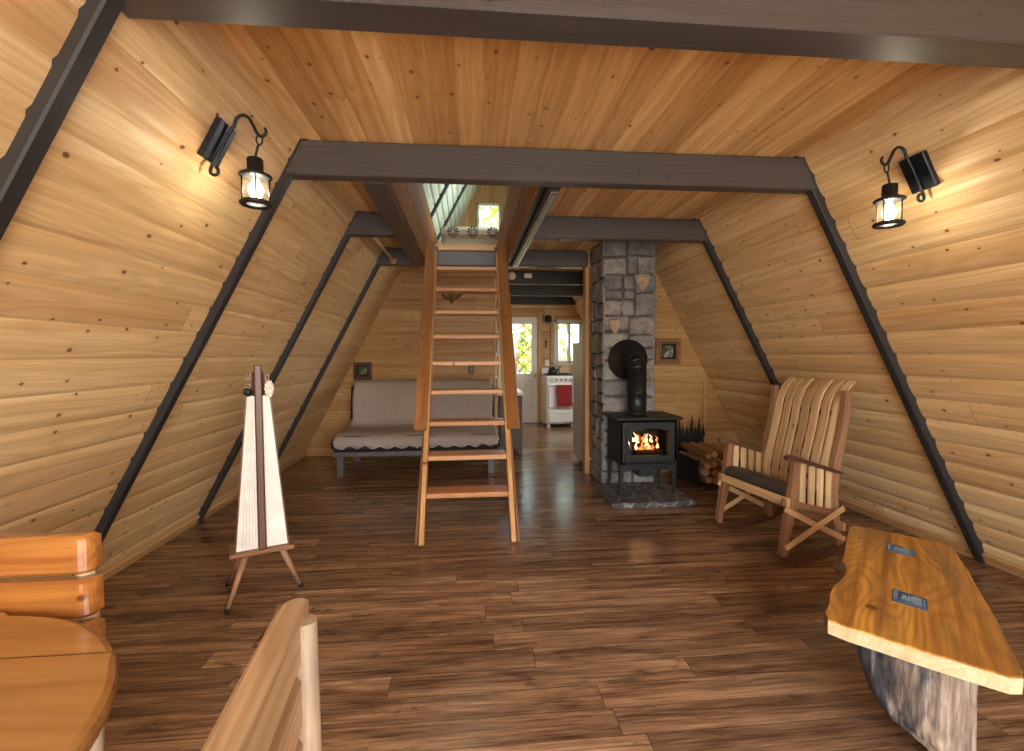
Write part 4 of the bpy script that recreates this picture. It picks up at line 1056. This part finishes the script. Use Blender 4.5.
# ------------------------------------------------------------------ rocking chair
rc = thing('rocking_chair', 'wooden rocking chair with striped wavy slat back beside right wall', 'rocking chair', (1.59, 2.977, 0), math.atan2(.135, .99))
for s in (-1, 1):
    y = .30 * s
    arc = [(-.05, y, .060), (-.01, y, .040), (.08, y, .026), (.18, y, .0245), (.30, y, .032), (.42, y, .055), (.54, y, .090), (.63, y, .125)]
    m = MB(); m.sweep(arc, .032, [.03, .044, .048, .048, .048, .046, .04, .026]); m.build('rocker', WALNUT, rc)
    m = MB(); m.sweep([(.0, y, .05), (.012, y, .16), (.035, y, .27), (.055, y, .36), (.066, y, .44), (.075, y, .55), (.085, y, .645)], .034, [.042, .044, .056, .066, .062, .052, .046]); m.build('front_leg', WALNUTM, rc)
    m = MB(); ps = [(.43, y * .97, .065), (.40, y * .97, .22), (.375, y * .97, .38), (.375, y * .97, .50), (.40, y * .97, .64), (.435, y * .97, .80), (.455, y * .97, .94), (.46, y * .97, 1.06)]
    m.sweep(ps, .034, [.042, .044, .052, .056, .054, .048, .044, .036]); m.build('back_post', WALNUTM if s > 0 else WALNUTM, rc)
    m = MB(); m.sweep([(.0, y * 1.03, .656), (.03, y * 1.03, .66), (.09, y * 1.03, .645), (.18, y * 1.03, .617), (.32, y * 1.03, .572), (.41, y * 1.03, .545)], [.03, .05, .058, .055, .045, .035], [.022, .03, .026, .024, .022, .018]); m.build('armrest', WALNUT, rc)
    for k in range(4):
        x = .135 + .066 * k; zt = .645 - (x - .05) * .30; zb_ = .405 - x * .26
        m = MB(); m.bar((x, y, zb_), (x, y, zt), .045, .014, side=(1, 0, 0), bev=.003); m.build('arm_slat', SLAT, rc)
    yo = y + s * .026
    m = MB(); m.bar((.0, yo, .105), (.43, yo, .325), .012, .036, side=(0, 1, 0)); m.build('side_brace', PALEW, rc)
    m = MB(); m.bar((.0, yo - s * .013, .345), (.455, yo - s * .013, .115), .012, .036, side=(0, 1, 0)); m.build('side_brace', PALEW, rc)
    m = MB(); m.bar((-.01, y, .388), (.39, y, .285), .022, .045, side=(0, 1, 0)); m.build('seat_rail', WALNUTM, rc)
m = MB(); m.bar((.018, -.325, .385), (.018, .325, .385), .018, .055, side=(1, 0, 0)); m.build('front_rail', PALEW, rc)
m = MB(); m.bar((.41, -.35, .21), (.41, .33, .21), .018, .05, side=(1, 0, 0)); m.build('rear_stretcher', PALEW, rc)
for x, z in ((.478, .90), (.388, .47)):
    m = MB(); m.bar((x, -.28, z), (x, .28, z), .02, .04, side=(1, 0, 0)); m.build('back_rail', WALNUTM, rc)
m = MB()
sp_ = [(.035, 0, .415), (.055, 0, .432), (.09, 0, .43), (.15, 0, .414), (.25, 0, .385), (.325, 0, .365), (.345, 0, .36)]
m.sweep(sp_, .565, [.03, .07, .085, .09, .088, .07, .05]); m.build('seat', SEATM, rc)
for k in range(7):
    y = (k - 3) * .0785
    pth = [(.350, y, .335), (.350, y, .42), (.355, y, .50), (.375, y, .60), (.405, y, .72), (.43, y, .82), (.445, y, .90), (.46, y, .97), (.49, y, 1.04), (.53, y, 1.088), (.565, y, 1.115)]
    m = MB(); m.sweep(pth, .054, .014, rv=(.9, .55, .75, .15, .6, .3, .85)[k]); m.build('back_slat', SLAT, rc)

# ------------------------------------------------------------------ live-edge bench
be = thing('slab_bench', 'live-edge amber slab bench on rough stump, at right foreground', 'bench', (1.3, 1.55, 0))
Mi = mat_of(be)
out = [(.849, 1.362), (.88, 1.315), (.93, 1.262), (.998, 1.185), (1.06, 1.122), (1.118, 1.066), (1.150, 1.062), (1.179, 1.087), (1.24, 1.155), (1.309, 1.232), (1.39, 1.32), (1.471, 1.418), (1.56, 1.525), (1.64, 1.615), (1.727, 1.726), (1.80, 1.81), (1.818, 1.868), (1.72, 1.985), (1.602, 2.111),
       (1.56, 2.10), (1.51, 2.045), (1.43, 1.965), (1.36, 1.89), (1.29, 1.815), (1.225, 1.75), (1.20, 1.70), (1.15, 1.645), (1.10, 1.605), (1.03, 1.560), (.98, 1.515), (.926, 1.452), (.87, 1.40)]
zt, th = .45, .048
nn = len(out)
m = MB()
ctr = Vector((1.33, 1.60))
Mloc = Matrix.Rotation(math.atan2(.714, .70), 4, 'Z')
vs = []
rings = []
for kind in range(4):
    for i, p in enumerate(out):
        pv = Vector(p); d = (pv - ctr).normalized(); bark = i >= 18 or 7 <= i <= 16
        if kind == 0: q = pv - d * .004; z = zt
        elif kind == 1: q = pv + d * .0; z = zt - .004
        elif kind == 2: q = pv + d * ((.022 if 19 <= i < nn - 2 else .008) if bark else 0) ; z = zt - th * .6
        else: q = pv + d * ((.012 if 19 <= i < nn - 2 else 0) if bark else -.002); z = zt - th
        if bark and kind in (2, 3): q = q + Vector((random.uniform(-.008, .008), random.uniform(-.008, .008)))
        vs.append((q.x, q.y, z))
fs = []; mi = []
for kd in range(3):
    for i in range(nn):
        j = (i + 1) % nn
        fs.append([kd * nn + i, kd * nn + j, (kd + 1) * nn + j, (kd + 1) * nn + i])
        mi.append(1 if (i < 6 or i == 17 or i == 16) else 2) if kd else mi.append(0)
fs.append(list(range(nn))); mi.append(0); fs.append([3 * nn + i for i in range(nn)][::-1]); mi.append(1)
iR = Mloc.inverted()
m.add(vs, fs, [iR @ Vector((v[0], v[1], v[2])) for v in vs], .5, False, None, mi)
m.build('slab_top', [SLABT, SLABE, BARK], be, world=Mi)
aD = Vector((.70, .714, 0)); wD = Vector((.714, -.70, 0))
def stump(p0, prof, thick, nm):
    m = MB(); rows_ = []
    vs = []; gc = []; nseg = 19; jig = [random.uniform(-.012, .012) for _ in range(60)]
    zs = sorted({z for z, _, _ in prof})
    NZ = 22
    for iz in range(NZ + 1):
        z = .0 + (.4018) * iz / NZ
        for (za, a0, a1), (zb2, b0, b1) in zip(prof, prof[1:]):
            if za <= z <= zb2 + 1e-6:
                t = (z - za) / (zb2 - za); l = a0 + (b0 - a0) * t; r_ = a1 + (b1 - a1) * t; break
        ring = []
        for k in range(nseg): ring.append((l + (r_ - l) * k / (nseg - 1), 0))
        for k in range(1, 4): ring.append((r_, thick * k / 4))
        for k in range(nseg): ring.append((r_ + (l - r_) * k / (nseg - 1), thick))
        for k in range(1, 4): ring.append((l, thick * (1 - k / 4)))
        for k, (a, b) in enumerate(ring):
            rid = .6 * jig[k] + random.uniform(-.0035, .0035)
            bl = -.025 * math.sin(PI * min(max((a - l) / (r_ - l), 0), 1)) if b == 0 else 0
            p = p0 + wD * a + aD * (b + bl + (rid if b in (0, thick) else 0)) + Vector((0, 0, z))
            vs.append(p); gc.append((z, a, b + k * .01))
    R = len(vs) // (NZ + 1); fs = []
    for i in range(NZ):
        for k in range(R): fs.append([i * R + k, i * R + (k + 1) % R, (i + 1) * R + (k + 1) % R, (i + 1) * R + k])
    fs.append(list(range(R))[::-1]); fs.append([NZ * R + k for k in range(R)])
    m.add(vs, fs, gc, .5, True)
    for i, q in enumerate(gc): m.g[i] = Vector(q)
    m.build(nm, STUMP, be, world=Mi)
stump(Vector((1.08, 1.30, 0)), [(0, .07, .165), (.08, .045, .16), (.13, -.05, .15), (.20, -.10, .148), (.30, -.135, .146), (.41, -.15, .15)], .14, 'stump_leg')
stump(Vector((1.60, 1.82, 0)), [(0, -.13, .13), (.2, -.13, .13), (.41, -.15, .15)], .12, 'stump_leg')
for kq, pts in enumerate((((1.564, 1.898), (1.609, 1.807), (1.549, 1.753), (1.493, 1.824)), ((1.222, 1.518), (1.274, 1.437), (1.209, 1.374), (1.151, 1.446)))):
    m = MB(); m.prism([p for p in pts], .004, .0008, Matrix.Translation((0, 0, zt - .001))); pq = m.build('blue_plaque', BLUEM, be, world=Mi)
    A, B, Cc, D = [Vector((p[0], p[1], zt + .0032)) for p in pts]      # A far-left, B far-right, C near-right, D near-left
    uv = lambda u, v: A.lerp(B, u).lerp(D.lerp(Cc, u), v)
    m = MB()
    def stroke(p, q, w=.0035): 
        a, b = uv(*p), uv(*q); m.bar(a, b, w, .001, side=(0, 0, 1) if False else (b - a).cross(Vector((0, 0, 1))), bev=.0002)
    for k in range(4):
        v = .12 + .2 * k; stroke((.05, v), (.10, v + .1)); stroke((.10, v + .1), (.15, v))
    # letter A, letter H, grid block
    stroke((.29, .72), (.35, .25), .006); stroke((.35, .25), (.42, .72), .006); stroke((.31, .55), (.40, .55), .005)
    stroke((.48, .25), (.48, .72), .006); stroke((.57, .25), (.57, .72), .006); stroke((.48, .48), (.57, .48), .005)
    for k in range(5): stroke((.64 + k * .04, .15), (.64 + k * .04, .78), .0065)
    for k in range(3): stroke((.63, .2 + k * .24), (.81, .2 + k * .24), .005)
    for k in range(3): stroke((.88, .2 + k * .22), (.93, .3 + k * .22))
    for k in range(12): stroke((.22 + k * .062, .90), (.25 + k * .062, .90), .004)
    m.build('plaque_marking', LBLUE, pq, world=Mi)

# ------------------------------------------------------------------ dining table and rustic chairs
tb = thing('dining_table', 'round honey-varnished wooden dining table at left foreground', 'table', (-1.312, .615, 0))
R_ = .478; ztop_ = .74; th_ = .04
def chord_piece(y0, y1):
    pts = []; n = 40
    a0 = math.asin(max(-1, min(1, y0 / R_))); a1 = math.asin(max(-1, min(1, y1 / R_)))
    for k in range(n + 1): 
        a = a0 + (a1 - a0) * k / n; pts.append((R_ * math.cos(a), R_ * math.sin(a)))
    for k in range(n + 1):
        a = a1 + (a0 - a1) * k / n; pts.append((-R_ * math.cos(a), R_ * math.sin(a)))
    o = [pts[0]]
    for p in pts[1:]:
        if (Vector(p) - Vector(o[-1])).length > 1e-4: o.append(p)
    if (Vector(o[0]) - Vector(o[-1])).length < 1e-4: o.pop()
    return o
def disc_part(name, y0, y1, cuts):
    m = MB(); rings = []
    full = chord_piece(y0, y1)
    n = len(full); vs = []; prof = [(0.016, 0), (.004, .006), (0, .016), (0, .026), (.004, .035), (.014, th_)]
    for ins, z in prof:
        for p in full:
            v = Vector(p); onr = abs(v.length - R_) < 1e-3
            q = v * (1 - ins / R_) if onr else v
            # keep the straight seam edge crisp
            if abs(p[1] - y0) < 1e-4 or abs(p[1] - y1) < 1e-4: q = Vector((v.x * (1 - ins / R_), v.y - (0.0 if ins < .012 else .0)))
            vs.append((q.x, q.y, z))
    fs = []
    for i in range(len(prof) - 1):
        for k in range(n):
            k2 = (k + 1) % n; fs.append([i * n + k, i * n + k2, (i + 1) * n + k2, (i + 1) * n + k])
    fs.append(list(range(n))[::-1]); fs.append([(len(prof) - 1) * n + k for k in range(n)])
    m.add(vs, fs, None, None, False, Matrix.Translation((0, 0, ztop_ - th_)))
    return m.build(name, TABLEW, tb)
disc_part('tabletop', -R_ + .0005, .306, ()); disc_part('table_leaf', .309, R_ - .0005, ())
m = MB(); m.lathe([(0, .06), (.075, .06), (.085, .10), (.05, .16), (.045, .30), (.065, .42), (.06, .52), (.09, .60), (.11, .69), (.11, .70), (0, .70)], n=24); m.build('pedestal', TABLEW, tb)
for k in range(4):
    a = PI / 4 + k * PI / 2; d = Vector((math.cos(a), math.sin(a), 0))
    m = MB(); m.sweep([d * .05 + Vector((0, 0, .16)), d * .14 + Vector((0, 0, .13)), d * .22 + Vector((0, 0, .06)), d * .29 + Vector((0, 0, .022))], .05, [.07, .06, .05, .042], side=d.cross(Vector((0, 0, 1)))); m.build('foot', TABLEW, tb)

def slat_out(hw, t, r=.03, n=6):
    # plan outline: back edge y=0, front edge y=-t, rounded front corners
    o = [(-hw, 0), ]
    for k in range(n + 1):
        a = PI + PI / 2 * k / n; o.append((-hw + r + r * math.cos(a), -t + r + r * math.sin(a)))
    for k in range(n + 1):
        a = 1.5 * PI + PI / 2 * k / n; o.append((hw - r + r * math.cos(a), -t + r + r * math.sin(a)))
    o.append((hw, 0)); return o
def chair(loc, rz, label, slatmat, hw=.225):
    r = thing('log_chair', label, 'chair', loc, rz, 'rustic log chairs at the round table')
    for sx in (-1, 1):
        zs = [.0, .15, .3, .45, .6, .72, .82, .868]
        m = MB(); m.tube([(sx * .186 + .002 * math.sin(z * 11 + sx), .002, z) for z in zs], [.022, .022, .021, .022, .021, .020, .019, .018], 12); m.build('back_post', LOGBARK, r)
        m = MB(); m.tube([(sx * .175, -.385, z) for z in (0, .15, .3, .43)], [.026, .027, .026, .025], 12); m.build('front_leg', LOGBARK, r)
        m = MB(); m.tube([(sx * .182, .015, .2), (sx * .175, -.38, .2)], .016, 10); m.build('side_stretcher', LOGBARK, r)
    m = MB(); m.tube([(-.172, -.385, .24), (.172, -.385, .24)], .016, 10); m.build('front_stretcher', LOGBARK, r)
    for zt2, h in ((.89, .090), (.788, .090), (.686, .086)):
        m = MB(); m.prism(slat_out(hw, .042), h, .009, Matrix.Translation((0, -.001, zt2 - h)))
        for i in range(len(m.v)): m.g[i] = Vector((m.v[i].x + zt2 * 50, m.v[i].z, m.v[i].y))
        m.build('back_slat', slatmat, r)
    m = MB(); m.prism([(-.20, -.005), (.20, -.005), (.21, -.2), (.20, -.41), (.10, -.425), (-.10, -.425), (-.20, -.41), (-.21, -.2)], .04, .012, Matrix.Translation((0, 0, .43))); m.build('seat', HONEY, r)
    return r
chair((-1.368, 1.165, 0), 0, 'rustic log chair with honey slats on the far side of the round table', HONEY)
chair((-.532, .584, 0), -PI / 2 + .108, 'rustic log chair seen from behind, nearest the viewer, bark-edged cream post', REARW, hw=.225)

# ------------------------------------------------------------------ camera
f = 469.2871; yaw, pit, rol = math.radians(5.191), math.radians(2.528), math.radians(-.232)
def ray(u, v):
    u = (u - 512) / f; v = (v - 375.5) / f
    c, s = math.cos(rol), math.sin(rol); u, v = u * c + v * s, -u * s + v * c
    y, z = 1., -v; c, s = math.cos(pit), math.sin(pit); y, z = y * c + z * s, -y * s + z * c
    c, s = math.cos(yaw), math.sin(yaw); return Vector((u * c + y * s, -u * s + y * c, z))
fw = ray(512, 375.5); rt = (ray(512 + f, 375.5) - fw).normalized(); up = (ray(512, 375.5 - f) - fw).normalized()
cam = bpy.data.cameras.new('camera'); cam.sensor_width = 36; cam.lens = f / 1024 * 36; cam.clip_start = .02
co_ = bpy.data.objects.new('camera', cam); C.objects.link(co_)
co_.matrix_world = Matrix.Translation((-.2822, 0, 1.295)) @ Matrix((rt, up, -fw)).transposed().to_4x4()
bpy.context.scene.camera = co_

# ------------------------------------------------------------------ light
def area(name, loc, rot, sx, sy, e, col=(1, 1, 1)):
    L = bpy.data.lights.new(name, 'AREA'); L.shape = 'RECTANGLE'; L.size = sx; L.size_y = sy; L.energy = e; L.color = col
    o = bpy.data.objects.new(name, L); C.objects.link(o); o.location = loc; o.rotation_euler = rot; return o
area('front_window_daylight', (.225, YF - .12, 1.15), (PI / 2, 0, 0), 2.4, 1.65, 82, (1, .97, .93))
area('loft_front_daylight', (.24, YF - .12, 3.26), (PI / 2, 0, 0), 1.35, 1.25, 36, (.95, 1, .95))
p = Vector((XR, 6.4, 0)) + SR * 4.1 + NR * .06
lo = area('loft_fill_light', p, (0, 0, 0), .66, 1.1, 26, (.9, 1, .92)); lo.rotation_euler = (-NR).to_track_quat('Z', 'Y').to_euler()  # added fill lamp for the loft, set in the made-up skylight
lo = area('kitchen_fill_light', SWO + NR * .05, (0, 0, 0), .8, .8, 19, (.95, 1, .98)); lo.rotation_euler = (-NR).to_track_quat('Z', 'Y').to_euler()  # added fill lamp for the kitchen, set in the made-up side window
S_ = bpy.data.lights.new('sun', 'SUN'); S_.energy = 11; S_.angle = .01; S_.color = (1, .95, .85)
so = bpy.data.objects.new('sun', S_); C.objects.link(so); so.rotation_euler = Vector((.5, -.75, .95)).to_track_quat('Z', 'Y').to_euler()

w = bpy.data.worlds.new('world'); bpy.context.scene.world = w; w.use_nodes = True
nt = w.node_tree; nt.nodes.clear()
sk = nt.nodes.new('ShaderNodeTexSky'); sk.sky_type = 'NISHITA'; sk.sun_disc = False; sk.sun_elevation = math.radians(46); sk.sun_rotation = math.radians(150); sk.air_density = 1; sk.dust_density = 3
bg = nt.nodes.new('ShaderNodeBackground'); bg.inputs[1].default_value = 1.1
wo = nt.nodes.new('ShaderNodeOutputWorld'); nt.links.new(sk.outputs[0], bg.inputs[0]); nt.links.new(bg.outputs[0], wo.inputs[0])

sc_ = bpy.context.scene
sc_.view_settings.view_transform = 'Standard'; sc_.view_settings.look = 'None'; sc_.view_settings.exposure = 0.42; sc_.view_settings.gamma = 1.0
sc_.view_settings.use_curve_mapping = False
sc_.cycles.max_bounces = 8; sc_.cycles.diffuse_bounces = 5; sc_.cycles.glossy_bounces = 4; sc_.cycles.transparent_max_bounces = 12; sc_.cycles.sample_clamp_indirect = 6
